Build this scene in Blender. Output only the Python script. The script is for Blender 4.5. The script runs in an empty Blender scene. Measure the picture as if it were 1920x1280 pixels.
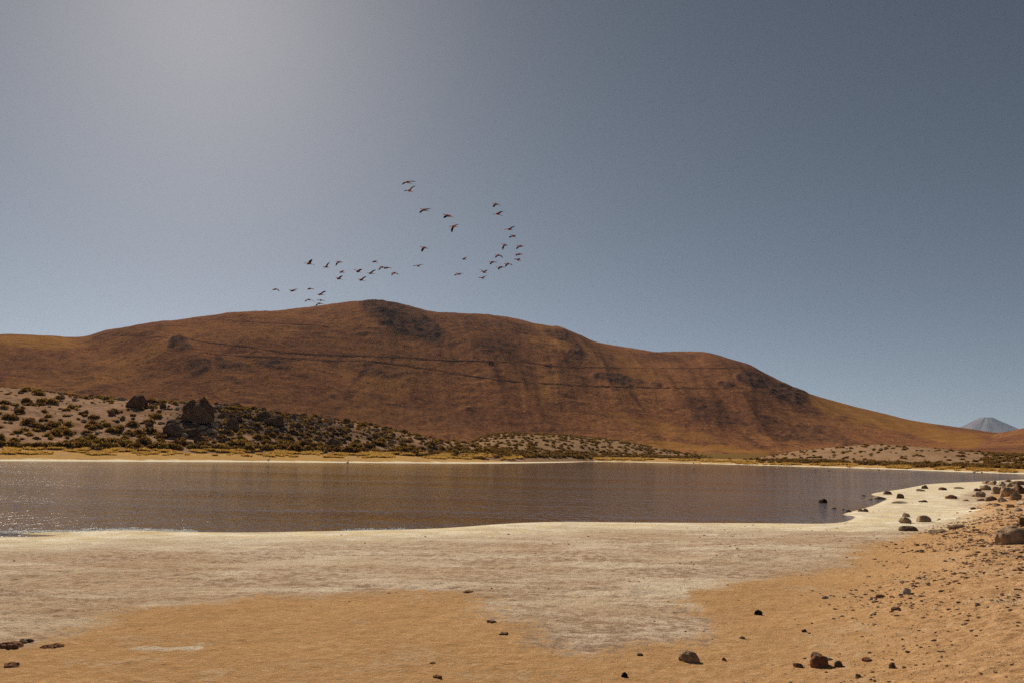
import bpy, math, random
import numpy as np
from mathutils import Vector, Matrix

random.seed(7)
RNG = np.random.default_rng(7)
R = math.radians
S = bpy.context.scene

# ------------------------------------------------------------------ camera
FPX = 1493.3                       # 28 mm lens on 36 mm, in pixels of the 1920 wide photograph
CAM = Vector((0.0, 0.0, 2.05))
PITCH = math.atan((852 - 640) / FPX)
ROLL = math.atan(36 / 1920)        # the photographer's horizon drops to the right
cam_d = bpy.data.cameras.new('camera')
cam_d.lens = 28.0; cam_d.sensor_width = 36.0; cam_d.clip_start = 0.1; cam_d.clip_end = 60000
cam = bpy.data.objects.new('camera', cam_d)
S.collection.objects.link(cam)
CM = Matrix.Rotation(math.pi / 2 + PITCH, 3, 'X') @ Matrix.Rotation(ROLL, 3, 'Z')
cam.matrix_world = Matrix.Translation(CAM) @ CM.to_4x4()
S.camera = cam

def ray(px, py):
    return (CM @ Vector(((px - 960) / FPX, (640 - py) / FPX, -1.0))).normalized()

def at_dist(px, py, d):
    r = ray(px, py)
    return CAM + r * (d / math.hypot(r.x, r.y))

def on_level(px, py, z=0.0):
    r = ray(px, py)
    return CAM + r * ((z - CAM.z) / r.z)

# ------------------------------------------------------------------ sky, sun, exposure
SUN = ray(385, -75)
sun_el = math.asin(SUN.z); sun_az = math.atan2(SUN.x, SUN.y)
w = bpy.data.worlds.new('World'); S.world = w; w.use_nodes = True
wn = w.node_tree.nodes; wl = w.node_tree.links
bg = wn['Background']
sky = wn.new('ShaderNodeTexSky'); sky.sky_type = 'NISHITA'; sky.sun_disc = False
sky.sun_elevation = sun_el; sky.sun_rotation = sun_az
sky.altitude = 3500; sky.air_density = 0.68; sky.dust_density = 5.5; sky.ozone_density = 0.5
hs = wn.new('ShaderNodeHueSaturation'); hs.inputs['Saturation'].default_value = 0.69; hs.inputs['Hue'].default_value = 0.488; hs.inputs['Value'].default_value = 0.8
wl.new(sky.outputs[0], hs.inputs['Color']); wl.new(hs.outputs[0], bg.inputs[0])
bg.inputs[1].default_value = 0.05
sl = bpy.data.lights.new('sun', 'SUN'); sl.energy = 5.0; sl.angle = R(0.53); sl.color = (1.0, 0.90, 0.75)
so = bpy.data.objects.new('sun', sl); S.collection.objects.link(so)
so.rotation_euler = SUN.to_track_quat('Z', 'Y').to_euler(); so.location = (0, 0, 60)
S.view_settings.view_transform = 'Standard'; S.view_settings.look = 'None'
S.view_settings.gamma = 1.0; S.view_settings.exposure = 0.25; S.view_settings.use_curve_mapping = False
S.cycles.use_denoising = False; S.cycles.sample_clamp_direct = 4.0; S.cycles.sample_clamp_indirect = 3.0
S.cycles.volume_bounces = 0
S.cycles.max_bounces = 6

# ------------------------------------------------------------------ helpers
def vhash(ix, iy, seed):
    h = (ix.astype(np.int64) * 374761393 + iy.astype(np.int64) * 668265263 + seed * 974634777) & 0xffffffff
    h = ((h ^ (h >> 13)) * 1274126177) & 0xffffffff
    return ((h ^ (h >> 16)) & 0xffff) / 65535.0

def vnoise(x, y, seed=0):
    ix = np.floor(x); iy = np.floor(y)
    fx = x - ix; fy = y - iy
    fx = fx * fx * (3 - 2 * fx); fy = fy * fy * (3 - 2 * fy)
    a = vhash(ix, iy, seed); b = vhash(ix + 1, iy, seed)
    c = vhash(ix, iy + 1, seed); d = vhash(ix + 1, iy + 1, seed)
    return (a + (b - a) * fx) * (1 - fy) + (c + (d - c) * fx) * fy

def fbm(x, y, oct=4, seed=0, gain=0.5):
    x = np.asarray(x, float); y = np.asarray(y, float)
    s = 0.0; a = 1.0; t = 0.0
    for o in range(oct):
        s = s + a * (vnoise(x, y, seed + o * 17) * 2 - 1); t += a
        a *= gain; x = x * 2.03 + 11.3; y = y * 2.03 - 7.1
    return s / t

def sstep(a, b, x):
    t = np.clip((x - a) / (b - a), 0, 1)
    return t * t * (3 - 2 * t)

def seg_dist(x, y, pts):
    best = np.full(x.shape, 1e18)
    for (x0, y0), (x1, y1) in zip(pts[:-1], pts[1:]):
        dx, dy = x1 - x0, y1 - y0
        t = np.clip(((x - x0) * dx + (y - y0) * dy) / (dx * dx + dy * dy + 1e-12), 0, 1)
        best = np.minimum(best, (x - x0 - t * dx) ** 2 + (y - y0 - t * dy) ** 2)
    return np.sqrt(best)

def inside(x, y, pts):
    res = np.zeros(x.shape, bool)
    n = len(pts)
    for i in range(n):
        x0, y0 = pts[i]; x1, y1 = pts[(i + 1) % n]
        if y0 == y1: continue
        c = ((y0 > y) != (y1 > y)) & (x < (x1 - x0) * (y - y0) / (y1 - y0) + x0)
        res ^= c
    return res

def smooth_pts(pts, n=8):
    """Catmull-Rom through the points."""
    P = [np.array(p, float) for p in pts]
    P = [2 * P[0] - P[1]] + P + [2 * P[-1] - P[-2]]
    out = []
    for i in range(1, len(P) - 2):
        for k in range(n):
            t = k / n
            out.append(0.5 * (2 * P[i] + (P[i + 1] - P[i - 1]) * t + (2 * P[i - 1] - 5 * P[i] + 4 * P[i + 1] - P[i + 2]) * t * t
                              + (3 * P[i] - P[i - 1] - 3 * P[i + 1] + P[i + 2]) * t ** 3))
    out.append(P[-2])
    return out

def np_mesh(name, verts, faces, mats=(), attrs=None, smooth=True, midx=None):
    me = bpy.data.meshes.new(name)
    verts = np.asarray(verts, np.float32); faces = np.asarray(faces, np.int32)
    k = faces.shape[1]
    me.vertices.add(len(verts)); me.vertices.foreach_set('co', verts.ravel())
    me.loops.add(faces.size); me.loops.foreach_set('vertex_index', faces.ravel())
    me.polygons.add(len(faces))
    me.polygons.foreach_set('loop_start', np.arange(0, faces.size, k, dtype=np.int32))
    me.polygons.foreach_set('loop_total', np.full(len(faces), k, np.int32))
    me.polygons.foreach_set('use_smooth', np.full(len(faces), smooth, bool))
    for m in mats: me.materials.append(m)
    if midx is not None: me.polygons.foreach_set('material_index', np.asarray(midx, np.int32))
    for an, av in (attrs or {}).items():
        at = me.attributes.new(an, 'FLOAT', 'POINT')
        at.data.foreach_set('value', np.asarray(av, np.float32).ravel())
    me.update(calc_edges=True); me.validate()
    return me

def link(name, me, parent=None, **props):
    o = bpy.data.objects.new(name, me); S.collection.objects.link(o)
    if parent: o.parent = parent
    for k, v in props.items():
        if v is not None: o[k] = v
    return o

def grid_faces(nu, nv):
    i = np.arange(nu - 1)[:, None] * nv + np.arange(nv - 1)[None, :]
    return np.stack([i, i + nv, i + nv + 1, i + 1], -1).reshape(-1, 4)

# ---- node material helper
class Mat:
    def __init__(s, name):
        s.m = bpy.data.materials.new(name); s.m.use_nodes = True
        s.t = s.m.node_tree; s.n = s.t.nodes; s.l = s.t.links
        s.b = s.n['Principled BSDF']; s.b.inputs['Roughness'].default_value = 0.9
        s.b.inputs['Specular IOR Level'].default_value = 0.0
        s.tc = s.n.new('ShaderNodeTexCoord').outputs['Object']
    def set(s, sock, v):
        if hasattr(v, 'is_output') or isinstance(v, bpy.types.NodeSocket): s.l.new(v, sock)
        elif isinstance(v, (tuple, list)) and len(v) == 3 and sock.type == 'RGBA': sock.default_value = (*v, 1)
        else: sock.default_value = v
    def scaled(s, sc, src=None, rot=0.0):
        n = s.n.new('ShaderNodeMapping'); n.inputs['Scale'].default_value = sc
        n.inputs['Rotation'].default_value = (0, 0, rot)
        s.l.new(src or s.tc, n.inputs[0]); return n.outputs[0]
    def noise(s, scale, detail=4, rough=0.55, vec=None, dist=0.0):
        n = s.n.new('ShaderNodeTexNoise'); s.l.new(vec or s.tc, n.inputs['Vector'])
        n.inputs['Scale'].default_value = scale; n.inputs['Detail'].default_value = detail
        n.inputs['Roughness'].default_value = rough; n.inputs['Distortion'].default_value = dist
        return n.outputs[0]
    def voro(s, scale, vec=None, feature='F1'):
        n = s.n.new('ShaderNodeTexVoronoi'); s.l.new(vec or s.tc, n.inputs['Vector'])
        n.feature = feature
        n.inputs['Scale'].default_value = scale; return n.outputs[0]
    def attr(s, name):
        n = s.n.new('ShaderNodeAttribute'); n.attribute_name = name; return n.outputs['Fac']
    def math(s, op, a, b=0.0, c=None):
        n = s.n.new('ShaderNodeMath'); n.operation = op
        s.set(n.inputs[0], a); s.set(n.inputs[1], b)
        if c is not None: s.set(n.inputs[2], c)
        return n.outputs[0]
    def ramp(s, x, lo, hi, o0=0.0, o1=1.0):
        n = s.n.new('ShaderNodeMapRange'); n.interpolation_type = 'SMOOTHSTEP'
        s.set(n.inputs[0], x)
        for i, v in zip((1, 2, 3, 4), (lo, hi, o0, o1)): n.inputs[i].default_value = v
        return n.outputs[0]
    def mix(s, f, a, b, mode='MIX'):
        n = s.n.new('ShaderNodeMix'); n.data_type = 'RGBA'; n.blend_type = mode
        s.set(n.inputs[0], f); s.set(n.inputs[6], a); s.set(n.inputs[7], b)
        return n.outputs[2]
    def color(s, c): s.set(s.b.inputs['Base Color'], c); return s
    def bump(s, h, dist, strength=1.0, prev=None):
        n = s.n.new('ShaderNodeBump'); n.inputs['Distance'].default_value = dist
        n.inputs['Strength'].default_value = strength
        s.l.new(h, n.inputs['Height'])
        if prev: s.l.new(prev, n.inputs['Normal'])
        s.l.new(n.outputs[0], s.b.inputs['Normal']); return n.outputs[0]

# ------------------------------------------------------------------ shorelines (points of the photograph laid on the water level)
near_px = [(-260, 1003), (0, 998), (130, 996), (250, 993), (370, 996.5), (480, 997), (700, 993), (830, 989), (960, 980), (1060, 977.5), (1200, 979),
           (1400, 980), (1560, 980), (1600, 968), (1578, 963), (1625, 950), (1648, 941), (1660, 933), (1632, 925), (1690, 916), (1722, 910), (1750, 906), (1850, 901.5), (1920, 898), (2050, 896)]
far_px = [(2080, 893), (1920, 888), (1800, 884), (1640, 878), (1440, 872), (1300, 868), (1200, 865.8), (1110, 864.6), (1065, 866), (930, 868),
          (700, 867), (480, 865.5), (250, 864.5), (0, 863.5), (-250, 862)]
near_s = [tuple(on_level(*p)[:2]) for p in near_px]
far_s = [tuple(on_level(*p)[:2]) for p in far_px]
near_s = [(-60, 16)] + near_s + [(150, 118)]
far_s = [(150, 165)] + far_s + [(-95, 92)]
near_s = [tuple(p) for p in smooth_pts(near_s, 4)]
far_s = [tuple(p) for p in smooth_pts(far_s, 4)]
lake_poly = near_s + far_s

# boundary of the bare sand inside the grey salt mud
sand_px = [(-120, 1300), (-80, 1235), (0, 1212), (120, 1188), (200, 1160), (260, 1140), (400, 1128), (480, 1112), (560, 1118), (700, 1112), (800, 1106), (880, 1112), (930, 1150),
           (1000, 1200), (1060, 1228), (1110, 1236), (1200, 1212), (1290, 1190), (1335, 1165), (1262, 1122), (1330, 1100), (1420, 1080), (1600, 1062),
           (1600, 1030), (1680, 1005), (1800, 975), (1840, 945), (1860, 925), (2000, 915)]
sand_poly = [tuple(on_level(px, py, 0.22)[:2]) for px, py in sand_px] + [(60, 40), (60, -30), (-60, -30), (-12, 3)]

bank_line = [(1.2, 2.0), (2.4, 6.0), (4.8, 10.8), (9.6, 18.5), (20.0, 35.0), (40.0, 62.0)]

def masks(x, y):
    dn = seg_dist(x, y, near_s); df = seg_dist(x, y, far_s)
    wet = inside(x, y, lake_poly)
    sgn = np.where(wet, -1.0, 1.0)
    return dn * sgn, df * sgn, wet

def bank(x, y):
    d = seg_dist(x, y, bank_line)
    # right of the line
    s = np.zeros(x.shape)
    xi = np.interp(y, [p[1] for p in bank_line], [p[0] for p in bank_line])
    return np.where(x > xi, d, -d)

def height(x, y, sdn, sdf):
    far = sdf < sdn
    farw = np.abs(sdf) < np.abs(sdn)
    sd = np.where(farw, sdf, sdn)
    lip = 0.03 * sstep(0, 0.5, sd) - 0.05 * sstep(0, 0.6, -sd)
    zn = lip + 0.26 * (1 - np.exp(-np.maximum(sd, 0) / 9.0))
    b = bank(x, y)
    bw = sstep(-1.5, 1.5, b) * np.maximum(b + 1.5, 0)
    zn = zn + np.minimum(0.13 * bw, 0.85 + 0.01 * bw) * sstep(0, 6, sd) * (1 - sstep(40, 56, y))
    zf = lip + 1.7 * (1 - np.exp(-np.maximum(sd - 8, 0) / 14.0)) + 0.013 * np.maximum(sd - 8, 0) + .03 * sstep(0, 8, sd)
    z = np.where(farw, zf, zn)
    z = np.where(sd < 0, np.maximum(lip + 0.04 * sd, -1.2), z)
    rough = sstep(0.1, 3, sd)
    z = z + rough * np.where(farw, 0.12 * sstep(8, 14, sd) * fbm(x * .15, y * .15, 4, 3), 0.03 * fbm(x * .5, y * .5, 3, 5))
    # small scale crust and footprints near the camera
    near = 1 - sstep(25, 60, np.hypot(x, y))
    ridg = np.abs(fbm(x * 3.1, y * 3.1, 4, 9))
    z = z + near * rough * (0.007 * fbm(x * 9, y * 9, 3, 21) + 0.03 * np.maximum(ridg - 0.35, 0))
    z = z + sstep(-1, 3, b) * near * 0.035 * fbm(x * 2.5, y * 2.5, 4, 31)
    return z

# ------------------------------------------------------------------ materials: setting
M = {}
g = Mat('shore_ground')
sn = g.attr('sd_near'); sf = g.attr('sd_far'); sa = g.attr('sd_sand'); bk = g.attr('bank')
n1 = g.noise(0.9, 8, 0.66); n2 = g.noise(7.0, 8, 0.7); n3 = g.noise(30.0, 6, 0.75); n4 = g.noise(0.28, 4, 0.55)
nflat = g.noise(1.0, 7, 0.62, vec=g.scaled((0.30, 1.1, 1.0), rot=R(5)), dist=1.6)
n6 = g.noise(13.0, 5, .62, vec=g.scaled((.75, 1.3, 1)))
sand = g.mix(g.ramp(n2, .35, .65), (.46, .262, .118), (.54, .325, .16))
sand = g.mix(g.math('MULTIPLY', g.ramp(n6, .56, .66), .7), sand, (.68, .455, .26))
sand = g.mix(g.ramp(n1, .38, .62), sand, g.mix(.35, sand, (.36, .19, .08)))
sand = g.mix(g.ramp(n3, .62, .72), sand, (.24, .115, .05))
bankc = g.mix(g.ramp(n2, .38, .62), (0.425, 0.242, 0.118), (0.614, 0.372, 0.195))
bankc = g.mix(g.ramp(g.noise(11.0, 6, .75), .52, .66), bankc, (.22, .11, .05))
bankc = g.mix(g.ramp(n3, .52, .66), bankc, (.20, .10, .05))
sand = g.mix(g.ramp(bk, -1.0, 2.0), sand, bankc)
salt = g.mix(g.ramp(n2, .40, .60), (.34, .225, .15), (.63, .485, .36))
nbig = g.noise(.45, 7, .68, vec=g.scaled((.5, 1.5, 1), rot=R(3)), dist=1.2)
salt = g.mix(g.math('MULTIPLY', g.ramp(nbig, .48, .60), .75), salt, (.74, .62, .46))
salt = g.mix(g.ramp(nflat, .5, .7), salt, (0.732, 0.602, 0.454))
salt = g.mix(g.ramp(n4, .42, .62), salt, g.mix(.45, salt, (.46, .30, .17)))
n5 = g.noise(15.0, 4, .75, vec=g.scaled((.8, 1.6, 1)))
salt = g.mix(g.math('MULTIPLY', g.ramp(n5, .55, .63), g.ramp(n1, .36, .58)), salt, (.19, .115, .07))
salt = g.mix(g.ramp(n3, .56, .64), salt, (.17, .105, .07))
salt = g.mix(g.ramp(n3, .42, .32), salt, (.66, .54, .42))
white = g.mix(g.ramp(n1, .35, .65), (.60, .485, .325), (.87, .775, .61))
white = g.mix(g.ramp(n3, .54, .68), white, (.45, .33, .21))
white = g.mix(g.ramp(n2, .54, .64), white, (.62, .50, .34))
white = g.mix(g.math('MULTIPLY', g.ramp(g.noise(.6, 5, .6, dist=1.0), .5, .62), .6), white, (.74, .58, .33))
f_sand = g.ramp(g.math('ADD', g.math('ADD', sa, g.math('MULTIPLY', g.math('SUBTRACT', n1, .5), 1.8)), g.math('MULTIPLY', g.math('SUBTRACT', n2, .5), 2.0)), -0.22, 0.18)
f_white = g.ramp(g.math('ADD', g.math('ADD', sn, g.math('MULTIPLY', g.math('SUBTRACT', nflat, .5), 5.5)), g.math('MULTIPLY', g.math('SUBTRACT', n2, .5), 1.0)), 5.6, 1.2)
fleck = g.ramp(g.math('ADD', g.math('MULTIPLY', n1, .6), g.math('MULTIPLY', n5, .4)), .545, .60)
sand = g.mix(g.math('MULTIPLY', fleck, .55), sand, (.56, .41, .265))
damp = g.ramp(g.noise(1.7, 6, .7, vec=g.scaled((.6, 1.3, 1))), .56, .64)
salt = g.mix(g.math('MULTIPLY', damp, .5), salt, (.40, .27, .17))
near_c = g.mix(f_sand, salt, sand)
f_wr = g.attr('white_flat')
near_c = g.mix(f_white, near_c, white)
near_c = g.mix(g.ramp(g.math('ADD', f_wr, g.math('MULTIPLY', g.math('SUBTRACT', n1, .5), 1.2)), .45, .75), near_c, white)
near_c = g.mix(g.ramp(sn, .12, .0), near_c, (.17, .10, .055))      # wet rim
# far shore
nf = g.noise(0.22, 5, 0.6); nf2 = g.noise(1.4, 5, .65)
farc = g.mix(g.ramp(nf2, .35, .65), (.44, .255, .095), (.56, .335, .12))
farc = g.mix(g.ramp(nf, .54, .66), farc, (.40, .27, .16))
fsalt = g.ramp(g.math('ADD', sf, g.math('MULTIPLY', g.math('SUBTRACT', nf, .5), 9.0)), 9.6, 7.2)
farc = g.mix(fsalt, farc, (.78, .68, .50))
dry = g.mix(g.ramp(g.noise(0.05, 5), .4, .62), (.15, .095, .03), (.21, .12, .045))
farc = g.mix(g.ramp(g.math('ADD', sf, g.math('MULTIPLY', g.math('SUBTRACT', nf, .5), 30.0)), 30, 46), farc, dry)
g.color(g.mix(g.attr('far'), near_c, farc))
hb = g.math('ADD', g.math('MULTIPLY', n2, .6), g.math('MULTIPLY', n3, .4))
g.bump(hb, 0.05, 1.0)
M['ground'] = g.m

wt = Mat('lake_water')
v1 = wt.scaled((2.3, .62, 1), rot=R(-6)); v2 = wt.scaled((6.5, 1.9, 1), rot=R(9))
r1 = wt.noise(1.0, 3, 0.6, vec=v1, dist=.4); r2 = wt.noise(1.0, 3, 0.6, vec=v2); r3 = wt.noise(0.12, 3, .5, vec=wt.scaled((.4, 1, 1)))
wt.color(wt.mix(wt.ramp(r3, .35, .65), (.105, .056, .027), (.128, .074, .042)))
wt.b.inputs['Roughness'].default_value = 0.06; wt.b.inputs['IOR'].default_value = 1.33
wt.b.inputs['Specular IOR Level'].default_value = 0.5
wt.bump(wt.math('MULTIPLY', wt.math('ADD', r1, wt.math('MULTIPLY', r2, .4)), wt.ramp(wt.noise(.05, 4, .6, vec=wt.scaled((.35, 1.6, 1))), .35, .62, .45, 1.1)), 0.145, 1.0)
M['water'] = wt.m

h = Mat('hill_soil')
dk = h.attr('rock')
a1 = h.noise(0.009, 6, .6); a2 = h.noise(0.06, 6, .68); a3 = h.noise(0.35, 4, .7)
st = h.noise(1.0, 5, .6, vec=h.scaled((.012, .0028, .0028), rot=R(-14)))
hc = h.mix(h.ramp(a1, .36, .64), (.215, .085, .042), (.30, .128, .054))
hc = h.mix(h.ramp(st, .5, .72), hc, (.40, .178, .062))
hc = h.mix(h.ramp(a2, .5, .68), hc, (.125, .053, .033))
hc = h.mix(h.ramp(a3, .52, .62), hc, (.085, .038, .025))
gl = h.noise(1.0, 4, .6, vec=h.scaled((.055, .005, .005), rot=R(-10)))
hc = h.mix(h.ramp(gl, .58, .72), hc, (.12, .05, .032))
tf = h.noise(.16, 3, .7)
hc = h.mix(h.ramp(tf, .54, .66), hc, (.36, .165, .06))
hc = h.mix(h.attr('ochre'), hc, h.mix(h.ramp(a2, .4, .6), (.36, .172, .046), (.27, .125, .04)))
hc = h.mix(dk, hc, h.mix(h.ramp(a3, .4, .6), (.045, .025, .022), (.085, .046, .036)))
h.color(hc); h.bump(h.math('ADD', a2, h.math('MULTIPLY', a3, .5)), 1.6, .6)
M['hill'] = h.m

q = Mat('slope_soil')
b1 = q.noise(0.06, 5, .6); b2 = q.noise(0.7, 6, .65); b3 = q.noise(3.2, 4, .7)
qc = q.mix(q.ramp(b2, .35, .65), (.31, .18, .108), (.47, .295, .195))
qc = q.mix(q.ramp(b1, .45, .65), qc, (.33, .19, .105))
qc = q.mix(q.ramp(b3, .56, .7), qc, (.10, .058, .038))
qc = q.mix(q.attr('rock'), qc, q.mix(q.ramp(b2, .4, .6), (.075, .05, .04), (.15, .105, .08)))
qc = q.mix(q.attr('ochre'), qc, q.mix(q.ramp(b2, .4, .6), (.19, .125, .03), (.11, .075, .02)))
q.color(qc); q.bump(b2, .5, .8)
M['slope'] = q.m

vm = Mat('hazed_volcano_rock')
vv = vm.noise(.004, 5, .6, vec=vm.scaled((1, 1, .25)))
vm.color(vm.mix(vm.ramp(vv, .4, .65), (.15, .115, .125), (.24, .185, .19)))  # part of the distance haze is put into this grey mauve rock colour
M['volcano'] = vm.m

def rock_mat(name, c0, c1, sc=3.0):
    m = Mat(name); a = m.noise(sc, 6, .65); b = m.noise(sc * 6, 4, .7)
    c = m.mix(m.ramp(a, .35, .65), c0, c1); c = m.mix(m.ramp(b, .56, .7), c, tuple(v * .55 for v in c0))
    m.color(c); m.bump(b, .02, .8); return m.m
M['rock_dark'] = rock_mat('dark_rock', (.10, .06, .04), (.19, .115, .078), 1.0)
M['rock_brown'] = rock_mat('brown_rock', (.13, .08, .052), (.24, .15, .10), 1.0)
M['rock_pale'] = rock_mat('pale_rock', (.28, .20, .14), (.44, .33, .24), 1.2)
M['stone_tan'] = rock_mat('tan_stone', (.30, .20, .125), (.45, .31, .205), 9)
M['stone_dark'] = rock_mat('dark_stone', (.12, .08, .055), (.23, .155, .105), 9)
M['stone_red'] = rock_mat('reddish_stone', (.20, .095, .055), (.30, .155, .095), 9)
M['stone_pale'] = rock_mat('pale_stone', (.42, .33, .25), (.58, .48, .38), 9)
M['stone_wet'] = rock_mat('wet_stone', (.022, .017, .014), (.045, .034, .026), 9)

def leaf_mat(name, c0, c1):
    m = Mat(name); a = m.noise(2.5, 3, .6); c = m.mix(m.ramp(a, .35, .65), c0, c1); m.color(c)
    tr = m.n.new('ShaderNodeBsdfTranslucent'); m.l.new(c, tr.inputs[0])
    mx = m.n.new('ShaderNodeMixShader'); mx.inputs[0].default_value = .42
    m.l.new(m.b.outputs[0], mx.inputs[1]); m.l.new(tr.outputs[0], mx.inputs[2]); m.l.new(mx.outputs[0], m.n['Material Output'].inputs[0]); return m.m
M['shrub'] = leaf_mat('shrub_leaves', (.135, .070, .022), (.24, .128, .038))
M['shrub2'] = leaf_mat('olive_shrub_leaves', (.19, .112, .03), (.32, .19, .05))
M['twig'] = leaf_mat('twigs', (.05, .032, .02), (.08, .05, .03))
M['gold'] = leaf_mat('golden_grass', (.46, .27, .06), (.62, .39, .11))

def flat_mat(name, c, rough=.7):
    m = Mat(name); a = m.noise(14, 3); m.color(m.mix(m.ramp(a, .3, .7), tuple(v * .85 for v in c), c))
    m.b.inputs['Roughness'].default_value = rough; return m.m
M['pink'] = flat_mat('pink_plumage', (.80, .27, .11)); M['coral'] = flat_mat('coral_wing_coverts', (.46, .07, .03))
M['black'] = flat_mat('black_flight_feathers', (.008, .006, .006)); M['leg'] = flat_mat('pinkish_leg_skin', (.40, .20, .17))
M['white_pl'] = flat_mat('whitish_plumage', (.78, .62, .55))
M['foam_and_flecks'] = flat_mat('white_foam_and_flecks', (.86, .85, .82), .5)
M['track'] = flat_mat('dark_track_soil', (.10, .045, .03), .95)

# ------------------------------------------------------------------ ground sheet
def build_ground():
    rr = [0.4, 1.2, 2.2, 3.2, 4.0]
    while rr[-1] < 30: rr.append(rr[-1] * 1.0052)
    while rr[-1] < 700: rr.append(rr[-1] * 1.0125)
    while rr[-1] < 30000: rr.append(rr[-1] * 1.06)
    rr = np.array(rr)
    fine = np.arange(-37, 37.0001, 0.115)
    az = np.concatenate([np.arange(-180, -40, 6.0), np.array([-40, -38.5]), fine, np.array([38.5, 40]), np.arange(46, 181, 6.0)])
    az[-1] = 180.0
    A, D = np.meshgrid(np.radians(az), rr, indexing='ij')
    x = (np.sin(A) * D).ravel(); y = (np.cos(A) * D).ravel()
    sdn = np.empty(x.size); sdf = np.empty(x.size)
    sdn, sdf, wet = masks(x, y)
    z = height(x, y, sdn, sdf)
    dist = np.hypot(x, y)
    sds0 = seg_dist(x, y, sand_poly + [sand_poly[0]]) * np.where(inside(x, y, sand_poly), 1, -1)
    crust = sstep(.3, -.4, sds0) * sstep(.6, 3.0, sdn) * (1 - sstep(22, 45, dist)) * sstep(-.15, .25, fbm(x * .6, y * .9, 3, 15))
    z = z + crust * .022 * fbm(x * 5.5, y * 5.5, 3, 16) + crust * .02 * np.maximum(np.abs(fbm(x * 2.6, y * 2.6, 3, 17)) - .25, 0)
    z = z + sstep(-1, 2, bank(x, y)) * (1 - sstep(20, 40, dist)) * .03 * fbm(x * 4.5, y * 4.5, 3, 18)
    z = np.where(dist > 700, np.minimum(z, 4.0) + 4.0 * 0, z)
    farw = (np.abs(sdf) < np.abs(sdn)).astype(float)
    sdsand = seg_dist(x, y, sand_poly + [sand_poly[0]]) * np.where(inside(x, y, sand_poly), 1, -1)
    patch = np.exp(-(((x + 3.05) / .5) ** 2 + ((y - 7.75) / .28) ** 2)) * 1.0
    sdsand = sdsand - 2.0 * patch * np.clip(.75 + 1.3 * fbm(x * 3.5, y * 5, 3, 19), 0, 1.3)
    fl = [tuple(on_level(px, py, .08)[:2]) for px, py in [(1450, 992), (1560, 985), (1600, 968), (1640, 945), (1660, 930), (1730, 910), (1850, 903), (1850, 915), (1790, 935), (1810, 952), (1840, 965), (1760, 985), (1600, 1000)]]
    wf = seg_dist(x, y, fl + [fl[0]]) * np.where(inside(x, y, fl), 1, -1)
    wfl = sstep(-1.2, 1.2, wf)
    me = np_mesh('ground', np.stack([x, y, z], 1), grid_faces(len(az), len(rr)), [M['ground']],
                 dict(sd_near=np.clip(sdn, -50, 200), sd_far=np.clip(sdf, -50, 200), sd_sand=np.clip(sdsand, -50, 50), bank=np.clip(bank(x, y), -50, 50), far=farw, white_flat=wfl))
    return link('ground', me, kind='structure')
ground = build_ground()

# lake: a level sheet whose outline follows the shore just inside the banks
def build_lake():
    xs = np.linspace(-110, 165, 60); ys = np.linspace(8, 520, 100)
    X, Y = np.meshgrid(xs, ys, indexing='ij')
    V = np.stack([X.ravel(), Y.ravel(), np.zeros(X.size)], 1)
    F = grid_faces(60, 100)
    sdn, sdf, wet = masks(V[:, 0], V[:, 1])
    keep = (wet | (np.minimum(np.abs(sdn), np.abs(sdf)) < 9))
    F = F[keep[F].any(1)]
    return link('lake', np_mesh('lake', V, F, [M['water']]), kind='structure')
lake = build_lake()

# ------------------------------------------------------------------ hills: lofted from a foot curve over a crest curve to a back curve
FA = sorted((math.atan2(p[0], p[1]), math.hypot(*p)) for p in far_s)
def behind_shore(pxs, off):
    """foot points of a rise a few metres behind the far shore line"""
    out = []
    for px in pxs:
        r = ray(px, 850); a = math.atan2(r.x, r.y)
        out.append((px, 850, float(np.interp(a, [f[0] for f in FA], [f[1] for f in FA])) + off))
    return out
def farther(pts, k): return [(a, b, c * k) for a, b, c in pts]

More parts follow.
